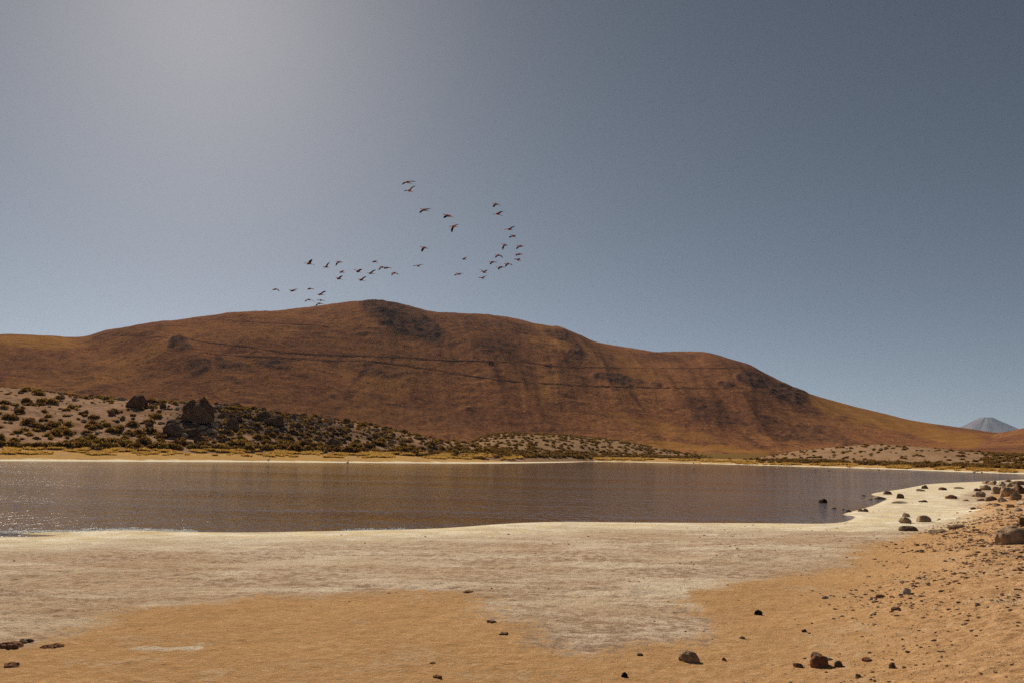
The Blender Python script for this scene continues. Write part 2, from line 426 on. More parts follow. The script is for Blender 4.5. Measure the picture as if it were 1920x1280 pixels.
class Loft:
    def __init__(s, crest, foot, nu, nv, back=0.5, drop=0.7, power=1.5, noise=None, sink=1.0, grounded=True):
        """crest: [(px, py, dist)], foot: [(px, py, dist)] of the photograph; both become world curves."""
        def curve(pts):
            P = np.array([tuple(at_dist(*p)) for p in smooth_pts(pts, 6)])
            return P
        c = curve(crest); f = curve(foot)
        def res(P):
            a = np.arctan2(P[:, 0], P[:, 1])
            return a
        a0 = max(res(c).min(), res(f).min()); a1 = min(res(c).max(), res(f).max())
        U = np.linspace(a0, a1, nu)
        C = np.stack([np.interp(U, res(c), c[:, k]) for k in range(3)], 1)
        Fo = np.stack([np.interp(U, res(f), f[:, k]) for k in range(3)], 1)
        if grounded:
            a_, b_, _w = masks(Fo[:, 0], Fo[:, 1]); Fo[:, 2] = height(Fo[:, 0], Fo[:, 1], a_, b_) - .1
        v = np.concatenate([np.linspace(-0.06, 1, nv), 1 + (np.linspace(0, 1, max(6, nv // 5))[1:]) ** 1.3 * back])
        gprof = np.where(v < 0, v * 0.6, np.sin(np.pi / 2 * np.clip(v, 0, 1)) ** power)
        gprof = np.where(v > 1, 1 - drop * ((v - 1) / back) ** 1.5, gprof)
        XY = Fo[:, None, :2] + (C - Fo)[:, None, :2] * v[None, :, None]
        D = np.hypot(XY[..., 0], XY[..., 1])
        zc = C[:, 2].copy()
        for it in range(3):
            z = Fo[:, 2][:, None] + (zc - Fo[:, 2])[:, None] * gprof[None, :]
            ang = ((z - CAM.z) / D).max(1)
            tgt = (C[:, 2] - CAM.z) / np.hypot(C[:, 0], C[:, 1])
            zc = zc * np.clip(tgt / np.maximum(ang, 1e-4), .8, 1.2)
        z = Fo[:, 2][:, None] + (zc - Fo[:, 2])[:, None] * gprof[None, :]
        z = np.where(v[None, :] < 0, Fo[:, 2][:, None] + v[None, :] / 0.06 * sink, z)
        if noise is not None:
            z = z + noise(XY[..., 0], XY[..., 1], U[:, None], v[None, :], zc[:, None])
        s.P = np.concatenate([XY, z[..., None]], -1); s.v = v; s.U = U; s.nu = nu; s.nv = len(v)
    def mesh(s, name, mats, attrs):
        return np_mesh(name, s.P.reshape(-1, 3), grid_faces(s.nu, s.nv), mats, attrs)

def pix(P):
    """world points to pixels of the photograph, used for where patches of rock lie"""
    Q = (P.reshape(-1, 3) - np.array(CAM)) @ np.array(CM)
    return 960 + FPX * Q[:, 0] / -Q[:, 2], 640 - FPX * Q[:, 1] / -Q[:, 2]

# --- the big hill
crest_px = [(-420, 640), (-200, 632), (0, 627), (80, 630), (150, 633), (200, 620), (250, 608), (310, 598), (400, 590), (480, 582), (560, 574), (640, 565), (690, 561),
            (715, 562), (760, 573), (810, 583), (870, 587), (940, 597), (990, 607), (1030, 614), (1045, 615), (1062, 620), (1110, 636), (1150, 645), (1220, 654), (1300, 659), (1340, 664),
            (1400, 683), (1440, 703), (1480, 722), (1540, 745), (1600, 762), (1660, 776), (1720, 789), (1780, 798), (1850, 808), (1920, 816), (2100, 835), (2300, 846)]
def hill_d(px): return 1650 - 0.00022 * (px - 700) ** 2 * (1 if px > 700 else .35)
def hill_noise(x, y, u, v, zc):
    w_ = np.clip(v, 0, 1); env = np.sin(np.pi * np.clip(w_, 0, 1)) ** .8
    warp = 0.10 * (1 - w_)
    spur = 1 - np.abs(fbm((u - warp * 1.6) * 9, w_ * 1.6 + u * 3, 3, 41)) * 2
    gul = np.abs(fbm((u - warp * .6) * 70, w_ * 2.0 + u * 0, 3, 45))
    amp = np.clip(zc / 290, .05, 1)
    top = sstep(.7, 1, w_)
    z = amp * (13 * (spur - .5) * env + 2.2 * (gul - .25) * env)
    z = z + amp * 7 * env * fbm(x / 190, y / 320, 3, 47) + amp * .8 * fbm(x / 14, y / 14, 3, 48) * (.5 + env)
    return z
hill = Loft([(px, py, hill_d(px)) for px, py in crest_px],
            [(-500, 800, 640), (-100, 790, 640), (300, 805, 650), (600, 825, 660), (800, 836, 670), (1000, 839, 680), (1300, 846, 690), (1600, 852, 700), (1800, 856, 680), (2000, 862, 640), (2300, 868, 600)],
            760, 210, back=.6, drop=.6, power=1.35, noise=hill_noise, sink=12, grounded=False)
HX, HY = pix(hill.P)
def blobs(px, py, lst, warp=10, seed=0):
    m = np.zeros(px.shape)
    wx = px + warp * fbm(px / 28, py / 16, 3, 60 + seed); wy = py + warp * .7 * fbm(px / 28, py / 16, 3, 70 + seed)
    for (cx, cy, rx, ry, a, s) in lst:
        ca, sa_ = math.cos(R(a)), math.sin(R(a))
        dx = wx - cx; dy = wy - cy
        e = ((dx * ca + dy * sa_) / rx) ** 2 + ((-dx * sa_ + dy * ca) / ry) ** 2
        m = np.maximum(m, s * np.clip(1.8 * (1.25 - e), 0, 1))
    return m
rock = blobs(HX, HY, [(338, 645, 22, 14, 0, .95), (372, 686, 20, 17, 10, .75), (412, 680, 14, 12, 0, .85), (445, 685, 30, 10, 12, .85), (515, 681, 34, 9, 8, .8),
                      (720, 585, 48, 22, 25, .85), (770, 605, 70, 30, 28, .9), (820, 630, 40, 14, 30, .6), (690, 692, 40, 12, 10, .55), (740, 700, 40, 10, 20, .4), (860, 600, 60, 14, 14, .45), (960, 612, 60, 10, 12, .45),
                      (1050, 628, 34, 10, 15, .75), (1077, 658, 18, 14, 0, .8), (1040, 690, 25, 10, 10, .4), (1150, 708, 40, 9, 8, .95), (1185, 716, 22, 6, 8, .9), (1230, 719, 12, 5, 0, .7), (1250, 668, 60, 10, 0, .45), (1356, 722, 18, 6, 0, .8),
                      (1410, 712, 34, 16, 10, .85), (1470, 735, 45, 18, 22, .85), (1500, 760, 40, 14, 25, .5), (875, 768, 10, 5, 0, .8), (1064, 741, 16, 4, 20, .6), (915, 680, 12, 4, 0, .7), (1575, 785, 12, 5, 0, .5), (200, 628, 30, 6, -15, .5), (265, 620, 40, 10, -10, .35)], 9)
rock = np.maximum(rock, .55 * blobs(HX, HY, [(1330, 770, 60, 22, 20, 1), (1440, 800, 90, 18, 18, 1), (1540, 815, 70, 14, 12, 1), (100, 700, 130, 40, 5, .55), (700, 770, 160, 30, 8, .5), (900, 790, 170, 28, 5, .55), (500, 740, 140, 25, 8, .35), (200, 720, 160, 30, 6, .5), (1120, 680, 60, 24, 40, .5), (930, 640, 90, 30, 20, .6)], 14, 3))
ochre = np.maximum(.85 * sstep(0, 1, blobs(HX, HY, [(1680, 792, 190, 16, 14, 1), (1560, 765, 70, 14, 22, .8), (1480, 730, 40, 6, 26, .6), (1240, 800, 120, 10, 14, .5), (60, 640, 90, 14, 3, .8), (1010, 838, 120, 5, 1, .7), (1300, 838, 160, 7, 4, .8), (1190, 690, 14, 50, -52, .35), (860, 838, 90, 6, 0, .7)], 12, 5)), 0)
hs_ = hill.P.shape[:2]
brk = .55 + .45 * np.clip(3 * fbm(HX / 9, HY / 6, 4, 64) + .4, 0, 1)
rock = rock * brk
hill.P[..., 2] += (rock.reshape(hs_) * (3.5 * np.abs(fbm(hill.P[..., 0] / 16, hill.P[..., 1] / 22, 4, 65)) + 2.2 * np.abs(fbm(hill.P[..., 0] / 6, hill.P[..., 1] / 9, 2, 66)))) * (hill.v[None, :] < 1.02)
hill_o = link('hill', hill.mesh('hill', [M['hill']], dict(rock=np.clip(rock, 0, 1), ochre=ochre * (1 - rock))), kind='structure')

# --- rocky rise beyond the lake, left
def slope_noise(a):
    def f(x, y, u, v, zc):
        e = sstep(0, .15, v) * (1 - .5 * sstep(.9, 1, v))
        return e * (a * fbm(x / 14, y / 14, 4, 81) + a * .35 * fbm(x / 3, y / 3, 3, 82))
    return f
rise = Loft(farther([(-330, 700, 225), (-150, 712, 222), (0, 729, 220), (120, 739, 218), (240, 750, 214), (320, 756, 205), (400, 758, 200), (470, 768, 200), (540, 778, 205), (620, 788, 210), (700, 801, 216), (800, 820, 226), (870, 833, 232), (930, 845, 236), (1000, 853, 240)], 1.27),
            behind_shore((-360, -250, -150, 0, 120, 250, 370, 480, 600, 700, 800, 930, 1010), 22),
            300, 110, back=.8, drop=.8, power=1.25, noise=slope_noise(.9), sink=1.5)
RX, RY = pix(rise.P)
vv_ = np.tile(rise.v, rise.nu)
r_rock = blobs(RX, RY, [(440, 785, 110, 26, 12, .8), (560, 800, 110, 18, 10, .7), (370, 790, 60, 22, 0, .7), (690, 815, 90, 12, 10, .5)], 14, 7)
r_och = .9 * np.where((vv_ > .93 + .03 * np.sin(RX / 17)), 1, 0) * np.where((RX < 345) | (RX > 640), 1, .2)
rise_o = link('rocky_slope', rise.mesh('rocky_slope', [M['slope']], dict(rock=np.clip(r_rock, 0, 1), ochre=r_och)), kind='structure')

# --- low shrubby mounds farther along the shore
mid = Loft(farther([(820, 845, 470), (880, 829, 470), (920, 815, 470), (980, 812, 468), (1060, 816, 465), (1140, 824, 460), (1220, 838, 450), (1290, 850, 440), (1340, 858, 430)], 1.22),
           behind_shore((800, 900, 1000, 1080, 1150, 1250, 1360), 24), 160, 50, back=.9, drop=.9, power=1.2, noise=slope_noise(.7), sink=2)
mid_o = link('shrubby_mound', mid.mesh('shrubby_mound', [M['slope']], dict(rock=np.zeros(mid.nu * mid.nv), ochre=.25 + .3 * np.tile(sstep(.6, 1, mid.v), mid.nu))), kind='structure')
rgt = Loft(farther([(1330, 863, 330), (1420, 858, 335), (1500, 845, 340), (1580, 837, 340), (1650, 834, 338), (1730, 838, 335), (1800, 845, 330), (1870, 850, 330), (1950, 853, 330), (2100, 862, 330)], 1.22),
           behind_shore((1320, 1440, 1600, 1750, 1900, 2120), 20), 200, 60, back=.9, drop=.9, power=1.2, noise=slope_noise(.6), sink=1.5)
rgt_o = link('sandy_mound', rgt.mesh('sandy_mound', [M['slope']], dict(rock=np.zeros(rgt.nu * rgt.nv), ochre=.18 + .25 * np.tile(sstep(.8, 1, rgt.v), rgt.nu))), kind='structure')
# --- reddish hill beyond, at the far right
red = Loft([(1780, 838, 1500), (1830, 826, 1500), (1870, 813, 1500), (1900, 806, 1500), (1925, 800, 1500), (2000, 780, 1520), (2100, 765, 1540), (2250, 770, 1560), (2400, 800, 1560)],
           [(1760, 850, 560), (1900, 856, 560), (2100, 862, 560), (2420, 868, 560)], 140, 60, back=.6, drop=.7, power=1.2, noise=lambda x, y, u, v, zc: np.sin(np.pi * np.clip(v, 0, 1)) * 4 * fbm(x / 60, y / 60, 4, 91), sink=10, grounded=False)
red_o = link('reddish_hill', red.mesh('reddish_hill', [M['hill']], dict(rock=np.full(red.nu * red.nv, .25), ochre=np.zeros(red.nu * red.nv))), kind='structure')

# --- volcano on the horizon
def build_volcano():
    DV = 18000.0
    top = at_dist(1849, 782, DV); k = DV / FPX
    nr, na = 70, 200
    rad = np.concatenate([np.linspace(0, 14, 14), np.linspace(14, 330, nr - 13)[1:]]); nr = len(rad); ang = np.linspace(0, 2 * np.pi, na)
    A, Q = np.meshgrid(ang, rad, indexing='ij')
    fall = 84 * (1 - np.exp(-np.maximum(Q - 9, 0) * 0.60 / 84)) + 1.5 * np.exp(-(Q / 7) ** 2) + .8 * fbm(np.cos(A) * 3 + Q * .02, np.sin(A) * 3, 3, 99)
    gully = fbm(np.cos(A) * 5 + Q * .01, np.sin(A) * 5, 5, 101) * sstep(8, 30, Q) * (1 - sstep(120, 300, Q))
    z = top.z - k * (fall - 1.5 * gully)
    x = top.x + np.cos(A) * k * Q; y = top.y + np.sin(A) * k * Q
    me = np_mesh('volcano', np.stack([x.ravel(), y.ravel(), z.ravel()], 1), grid_faces(na, nr)[:, ::-1], [M['volcano']])
    o = link('volcano', me, kind='structure')
    return o, top
volc, vtop = build_volcano()

# ------------------------------------------------------------------ air
def build_haze():
    x0, x1, y0, y1, z0, z1 = -21000, 24000, -400, 30500, -60, vtop.z + 60
    V = [(x, y, z) for x in (x0, x1) for y in (y0, y1) for z in (z0, z1)]
    F = [(0, 1, 3, 2), (4, 6, 7, 5), (0, 4, 5, 1), (2, 3, 7, 6), (0, 2, 6, 4), (1, 5, 7, 3)]
    m = bpy.data.materials.new('thin_air'); m.use_nodes = True
    nt = m.node_tree; nt.nodes.remove(nt.nodes['Principled BSDF'])
    p = nt.nodes.new('ShaderNodeVolumePrincipled')
    p.inputs['Color'].default_value = (.62, .78, 1, 1); p.inputs['Density'].default_value = 0.00002; p.inputs['Anisotropy'].default_value = 0.2
    nt.links.new(p.outputs[0], nt.nodes['Material Output'].inputs['Volume'])
    link('haze', np_mesh('haze', V, F, [m], smooth=False), kind='stuff')
build_haze()

bpy.context.view_layer.update()
def hit(px, py, objs=None):
    r = ray(px, py); best = None
    for o in objs or (ground, rise_o, mid_o, rgt_o):
        ok, loc, nor, _ = o.ray_cast(CAM, r)
        if ok and (best is None or (loc - CAM).length < (best - CAM).length): best = loc.copy()
    return best
def drop(x, y, objs):
    best = -1e9
    for o in objs:
        ok, loc, nor, _ = o.ray_cast(Vector((x, y, 900)), Vector((0, 0, -1)))
        if ok: best = max(best, loc.z)
    return best

# ------------------------------------------------------------------ tracks across the hill
def build_track(pts, wid, label):
    P = []
    for p in smooth_pts(pts, 10):
        ok, loc, nor, _ = hill_o.ray_cast(CAM, ray(p[0], p[1]))
        if ok: P.append(np.array(loc))
    if len(P) < 4: return
    V = []; F = []
    for i, p in enumerate(P):
        wob = wid * .42 * (.35 + .65 * abs(math.sin(i * .37 + label) * math.sin(i * .11 + 2 * label)) + .5 * random.random())
        out = np.array([p[0], p[1]]) / math.hypot(p[0], p[1])
        for k in (-1, 0, 1):
            x, y = p[0] + out[0] * k * wob, p[1] + out[1] * k * wob
            zz = drop(x, y, [hill_o])
            V.append((x, y, (zz if zz > -1e8 else p[2]) + .5))
        if i:
            b = (i - 1) * 3
            F += [(b, b + 1, b + 4, b + 3), (b + 1, b + 2, b + 5, b + 4)]
    link('hill_track', np_mesh('hill_track', V, F, [M['track']]), kind='structure')
build_track([(292, 615), (365, 638), (456, 649), (510, 657), (583, 664), (700, 668), (738, 669), (826, 675), (913, 677), (1001, 681), (1037, 686), (1147, 689), (1300, 690.5), (1395, 688.6)], 4.2, 0)
build_track([(211, 629), (260, 630), (313, 633)], 3.6, 1)
build_track([(401, 664), (510, 670), (620, 675.6), (691, 677), (764, 686), (826, 695), (892, 706), (965, 715), (1056, 720.5), (1129, 724), (1300, 728), (1347, 727.6)], 3.8, 2)
build_track([(365, 598), (456, 603), (547, 608), (638, 614)], 3.6, 3)

# ------------------------------------------------------------------ rocks and stones
def ico():
    t = (1 + 5 ** .5) / 2
    v = np.array([(-1, t, 0), (1, t, 0), (-1, -t, 0), (1, -t, 0), (0, -1, t), (0, 1, t), (0, -1, -t), (0, 1, -t), (t, 0, -1), (t, 0, 1), (-t, 0, -1), (-t, 0, 1)], float)
    f = np.array([(0, 11, 5), (0, 5, 1), (0, 1, 7), (0, 7, 10), (0, 10, 11), (1, 5, 9), (5, 11, 4), (11, 10, 2), (10, 7, 6), (7, 1, 8), (3, 9, 4), (3, 4, 2), (3, 2, 6), (3, 6, 8), (3, 8, 9), (4, 9, 5), (2, 4, 11), (6, 2, 10), (8, 6, 7), (9, 8, 1)])
    return v / np.linalg.norm(v, axis=1)[:, None], f
def subdiv(v, f):
    v = list(map(tuple, v)); cache = {}; nf = []
    def mid_(a, b):
        k = (min(a, b), max(a, b))
        if k not in cache:
            m = np.array(v[a]) + np.array(v[b]); m /= np.linalg.norm(m); v.append(tuple(m)); cache[k] = len(v) - 1
        return cache[k]
    for a, b, c in f:
        ab, bc, ca = mid_(a, b), mid_(b, c), mid_(c, a)
        nf += [(a, ab, ca), (b, bc, ab), (c, ca, bc), (ab, bc, ca)]
    return np.array(v), np.array(nf)
ICO0 = ico(); ICO1 = subdiv(*ICO0); ICO2 = subdiv(*ICO1); ICO3 = subdiv(*ICO2)
def rock_shape(seed, base=ICO2, cut=5, rough=.16):
    rg = np.random.default_rng(seed)
    v = base[0].copy()
    for _ in range(cut):                                  # planar facets
        d = rg.normal(size=3); d /= np.linalg.norm(d); off = rg.uniform(.55, .85)
        s = v @ d; v = v - np.outer(np.maximum(s - off, 0), d)
    n = fbm(v[:, 0] * 2.1 + v[:, 2] * 1.3 + seed, v[:, 1] * 2.1 - v[:, 2] * .9, 3, seed)
    v = v * (1 + rough * n)[:, None]
    v[:, 2] = np.where(v[:, 2] < -.35, -.35 + (v[:, 2] + .35) * .3, v[:, 2])
    return v, base[1]
def rock_obj(name, P, wid, hgt, mat, seed, label, cat='stone', group=None, base=ICO2, cut=5, dep=None, rot=None, sinkf=.12, rough=.16):
    v, f = rock_shape(seed, base, cut, rough)
    v = v - np.array([0, 0, v[:, 2].min()])
    ext = v.max(0) - v.min(0)
    v = v / ext * np.array([wid, dep or wid * .8, hgt])
    me = np_mesh(name, v, f, [M[mat]], smooth=False)
    o = link(name, me, label=label, category=cat, group=group)
    o.location = (P[0], P[1], P[2] - hgt * sinkf)
    o.rotation_euler = (0, 0, rot if rot is not None else random.uniform(-.5, .5))
    return o

# stones of the shore: (px, base py, width px, height px, material, label, group)
ST = [(1544, 942, 15, 9, 'stone_wet', 'dark wet stone standing alone in the lake off the white flat'),
      (1562, 956, 12, 4.5, 'stone_tan', 'flat pale stone in the shallows next to the white point'),
      (1581, 957.5, 9, 3.5, 'stone_tan', 'small tan stone at the water edge beside a dark stone'),
      (1591, 959.5, 9, 6, 'stone_dark', 'small dark stone touching the water at the white point'),
      (1614, 958, 13, 6, 'stone_tan', 'tan stone leaning on a darker stone at the lake edge'),
      (1623, 958.5, 10, 7, 'stone_dark', 'dark stone against a tan stone at the lake edge'),
      (1649, 935.5, 20, 7, 'stone_tan', 'low tan stone half in the water below a dark stone'),
      (1631, 938, 14, 4, 'stone_tan', 'flat slab stone lying in the shallows by the low tan stone'),
      (1619, 931.5, 8, 3.5, 'stone_red', 'tiny reddish stone poking out of the lake'),
      (1664, 926, 14, 7, 'stone_dark', 'dark round stone on the inner bend of the white shore'),
      (1687, 933.5, 14, 10, 'stone_dark', 'dark pointed stone on the white salt flat'),
      (1734, 915.5, 10, 8, 'stone_dark', 'upright dark stone behind a brown one near the far tip of the flat'),
      (1726, 920, 15, 5, 'stone_tan', 'low brown stone in front of an upright dark stone'),
      (1768, 918, 16, 6, 'stone_red', 'brown stone lying on pale salt near the lake narrows'),
      (1797, 915, 16, 3.5, 'stone_tan', 'thin flat stone on pale salt before the rubble'),
      (1785, 934, 20, 8, 'stone_red', 'rounded reddish stone on the white salt flat'),
      (1731, 940.5, 15, 4.5, 'stone_dark', 'thin dark stone lying flat on the white salt'),
      (1688, 942.5, 28, 4.5, 'stone_pale', 'long pale slab nearly level with the salt flat'),
      (1699, 968, 12, 9, 'stone_tan', 'small stone perched behind the triangular tan stone'),
      (1697, 979.5, 21, 12, 'stone_tan', 'triangular tan stone on the white flat'),
      (1731, 977, 24, 13, 'stone_tan', 'squat grey tan stone with a dark right side on the flat'),
      (1704, 994, 32, 10, 'stone_dark', 'long low dark stone at the edge of the salt flat'),
      (1757, 998, 28, 7, 'stone_tan', 'low flat stone with one dark end on brown mud'),
      (1792, 989, 29, 8, 'stone_tan', 'broken tan slab on the brown mud'),
      (1903, 1018, 62, 33, 'stone_tan', 'large smooth tan boulder on the gravel bank'),
      (1917, 986, 16, 18, 'stone_dark', 'dark round stone behind the large tan boulder'),
      (1825, 954, 9, 4.5, 'stone_dark', 'small dark stone below the rubble heap'),
      (1422, 1151, 14, 10, 'stone_wet', 'lone small black stone on smooth orange sand'),
      (1292, 1237, 36, 21, 'stone_tan', 'flat topped tan stone with dark front on the sand'),
      (1538, 1248, 31, 23, 'stone_red', 'largest reddish brown stone of the small cluster on sand'),
      (1531, 1231, 20, 9, 'stone_dark', 'flat dark stone behind the largest stone of the sand cluster'),
      (1572, 1248, 14, 11, 'stone_dark', 'small round dark stone just beside the reddish stone cluster'),
      (1496, 1249, 16, 8, 'stone_dark', 'low dark stone on the lake side of the sand cluster'),
      (1555, 1236, 14, 5, 'stone_pale', 'thin grey stone tucked behind the sand cluster'),
      (1673, 1251, 11, 11, 'stone_dark', 'upright dark pebble on the gravelly sand'),
      (1170, 1267, 13, 9, 'stone_wet', 'small black stone on plain sand below the salt tongue'),
      (1200, 1228, 12, 5, 'stone_dark', 'thin dark stone where the salt tongue meets sand'),
      (1358, 1237, 7, 6, 'stone_dark', 'tiny dark pebble near the flat topped tan stone'),
      (1699, 1113, 15, 13, 'stone_pale', 'pale cream stone half buried in the gravel bank foot'),
      (1547, 1120.5, 14, 5, 'stone_pale', 'flat white stone on smooth sand'),
      (1650, 1119, 16, 6, 'stone_red', 'dark red stone pair member lying flat on sand'),
      (1637, 1123, 11, 5, 'stone_red', 'smaller dark red stone touching its flat neighbour'),
      (1680, 1143, 15, 7, 'stone_dark', 'dark brown stone at the foot of the gravel bank'),
      (1507, 1183.5, 10, 6, 'stone_dark', 'small grey pebble on smooth orange sand'),
      (1392, 1196, 11, 5, 'stone_tan', 'small tan pebble on smooth orange sand'),
      (1610, 1268, 9, 6, 'stone_dark', 'tiny dark pebble below the sand cluster'),
      (1625, 1238, 16, 7, 'stone_red', 'flat rusty stone between the cluster and the gravel'),
      (945, 1188, 17, 7, 'stone_dark', 'dark mud clod on sand beside the grey salt tongue'),
      (920, 1165, 19, 6, 'stone_dark', 'flat dark mud clod on the edge of the grey salt'),
      (880, 1109, 21, 7, 'stone_red', 'brown mud clod where sand and salt meet'),
      (820, 1270, 19, 10, 'stone_red', 'crumbly brown mud clod lying on open sand'),
      (20, 1212, 42, 16, 'stone_red', 'largest crumbly brown mud clod on the salt edge'),
      (45, 1203, 26, 9, 'stone_dark', 'dark mud clod against the largest crumbly clod'),
      (98, 1212, 34, 10, 'stone_red', 'flat crumbly brown clod beside the largest clod'),
      (22, 1247, 30, 10, 'stone_red', 'lone brown mud clod on sand below the large clods'),
      (812, 1243, 13, 6, 'stone_red', 'small brown mud clod on open sand')]
stones = []
for i, (px, py, wp, hp, mt, lb) in enumerate(ST):
    P = hit(px, py, [ground])
    if P is None: continue
    if mt == 'stone_wet' and i == 0: P = on_level(px, py, -0.02)
    elif P.z < 0: P.z = max(P.z, -.03)
    d = (P - CAM).length; k = d / FPX
    clod = 'clod' in lb
    o = rock_obj('mud_clod' if clod else ('boulder' if 'boulder' in lb else 'stone'), P, wp * k, hp * k * (.62 if clod else 1.05), mt, 200 + i, lb, 'clod' if clod else ('boulder' if 'boulder' in lb else 'stone'),
                 'mud clods on the shore' if clod else 'stones scattered along the shore', ICO3 if wp > 24 else ICO2, cut=3 if clod else 6, rough=.75 if clod else .2, sinkf=.24)
    stones.append((P, wp * k))

# rubble heap at the end of the bank
rub = [(1838, 931, 20, 14), (1848, 918, 22, 14), (1860, 938, 24, 12), (1872, 925, 22, 18), (1880, 940, 18, 12), (1890, 930, 26, 24), (1905, 936, 22, 18), (1915, 925, 30, 26), (1898, 912, 24, 14), (1878, 910, 22, 12), (1862, 908, 20, 11), (1850, 906, 16, 8), (1912, 908, 26, 10), (1840, 938, 16, 6), (1855, 946, 14, 6), (1868, 948, 16, 8), (1895, 950, 18, 8), (1832, 920, 14, 8), (1826, 930, 12, 6), (1918, 945, 20, 10), (1884, 918, 18, 12), (1905, 920, 18, 14), (1812, 938, 12, 4), (1874, 957, 14, 7), (1908, 957, 16, 8), (1890, 903, 20, 7)]
for i, (px, py, wp, hp) in enumerate(rub):
    P = hit(px, py, [ground])
    if P is None: continue
    k = (P - CAM).length / FPX
    big = hp >= 18
    rock_obj('rubble_stone', P, wp * k * .8, hp * k * .9, ['stone_tan', 'stone_tan', 'rock_brown', 'stone_tan', 'stone_pale'][i % 5], 400 + i,
             'large block standing out of the tan rubble heap on the bank' if big else 'tan stone of the rubble heap on the bank above the flat', 'stone', 'rubble heap on the bank', ICO2, cut=9, dep=wp * k * .8, sinkf=.3, rough=.28)

LAND = [(60, 'the bare soil patch'), (253, 'the dark crest boulder'), (322, 'the brown sloping boulder'), (370, 'the split outcrop'), (435, 'the pale topped boulder'), (515, 'the broad dark block'), (590, 'the rock field end'), (660, 'the bright white crest rock'), (760, 'the thinning tail of the slope'), (900, 'the sandy spit')]
LAND = [(at_dist(px, 800, 170), nm) for px, nm in LAND]
def near_mark(P):
    a = math.atan2(P[0], P[1])
    return min(LAND, key=lambda l: abs(math.atan2(l[0].x, l[0].y) - a))[1]
# ------------------------------------------------------------------ rocks on the slope
def split_tower():
    P = hit(369, 792, [rise_o]); k = (P - CAM).length / FPX
    root = link('split_rock_outcrop', None, label='tall dark split rock outcrop with two horns on the rocky slope', category='outcrop')
    root.location = P
    for nm, dx, dz, wd, ht, sd in (('rock_horn', -11, 0, 30, 44, 3), ('rock_horn', 12, 0, 30, 50, 21), ('rock_base', 0, 0, 54, 38, 8), ('rock_base', -16, 0, 30, 20, 12)):
        v, f = rock_shape(sd + 900, ICO3, 12, .30)
        v = v - np.array([0, 0, v[:, 2].min()]); v = v / (v.max(0) - v.min(0)) * np.array([wd * k, wd * k * .9, ht * k])
        v[:, 0] += dx * k
        link(nm, np_mesh(nm, v - np.array([0, 0, .5]), f, [M['rock_dark'] if sd != 8 else M['rock_brown']], smooth=False), root)
split_tower()
BR = [(253, 765, 36, 24, 'rock_dark', 'dark rounded boulder on the crest of the rocky slope'),
      (270, 764, 22, 16, 'rock_dark', 'smaller dark boulder leaning on the crest boulder'),
      (322, 816, 34, 22, 'rock_brown', 'large brown boulder with a lit sloping top below the split outcrop'),
      (357, 818, 30, 16, 'rock_dark', 'wide dark boulder beside the brown sloping boulder'),
      (435, 801, 22, 18, 'rock_brown', 'pale topped rounded boulder in the dark rock field'),
      (403, 800, 14, 10, 'rock_pale', 'whitish rock just below the split outcrop'),
      (398, 811, 20, 8, 'rock_pale', 'pale broken slab among shrubs under the outcrop'),
      (495, 787, 30, 16, 'rock_dark', 'dark block low in the rock field crest'),
      (515, 795, 34, 18, 'rock_dark', 'broad dark block on the descending end of the rock field'),
      (440, 762, 18, 9, 'rock_dark', 'dark rock on the crest past the split outcrop'),
      (460, 764, 16, 8, 'rock_brown', 'brown rock on the crest past the split outcrop'),
      (228, 750, 14, 6, 'rock_pale', 'white topped rock on the crest before the dark boulder'),
      (658, 794, 8, 4, 'rock_pale', 'small bright white rock on the lower crest'),
      (512, 772, 6, 3, 'rock_pale', 'tiny bright white rock on the upper crest'),
      (625, 833, 26, 12, 'rock_brown', 'flat brown boulder low on the slope above golden grass'),
      (373, 829, 20, 12, 'rock_dark', 'dark rock between shrubs low on the slope'),
      (475, 836, 12, 7, 'rock_dark', 'dark rock on bare soil by the grass band'),
      (210, 778, 12, 9, 'rock_brown', 'brown rock on bare pink soil under the crest'),
      (185, 841, 12, 6, 'rock_dark', 'low dark rock at the foot of the slope')]
for i, (px, py, wp, hp, mt, lb) in enumerate(BR):
    P = hit(px, py, [rise_o])
    if P is None: continue
    k = (P - CAM).length / FPX
    rock_obj('boulder', P, wp * k, hp * k * 1.15, mt, 700 + i, lb, 'rock', 'boulders of the rocky slope', ICO2, cut=7, sinkf=.15)

rk_protos = []
for s_ in range(8):
    v, f = rock_shape(800 + s_, ICO1, 5, .2); v = v - np.array([0, 0, v[:, 2].min() + .18])
    rk_protos.append((v, f))
rk_me = {}
def rk_mesh(i, mt):
    if (i, mt) not in rk_me: rk_me[(i, mt)] = np_mesh('rock', rk_protos[i][0], rk_protos[i][1], [M[mt]], smooth=False)
    return rk_me[(i, mt)]

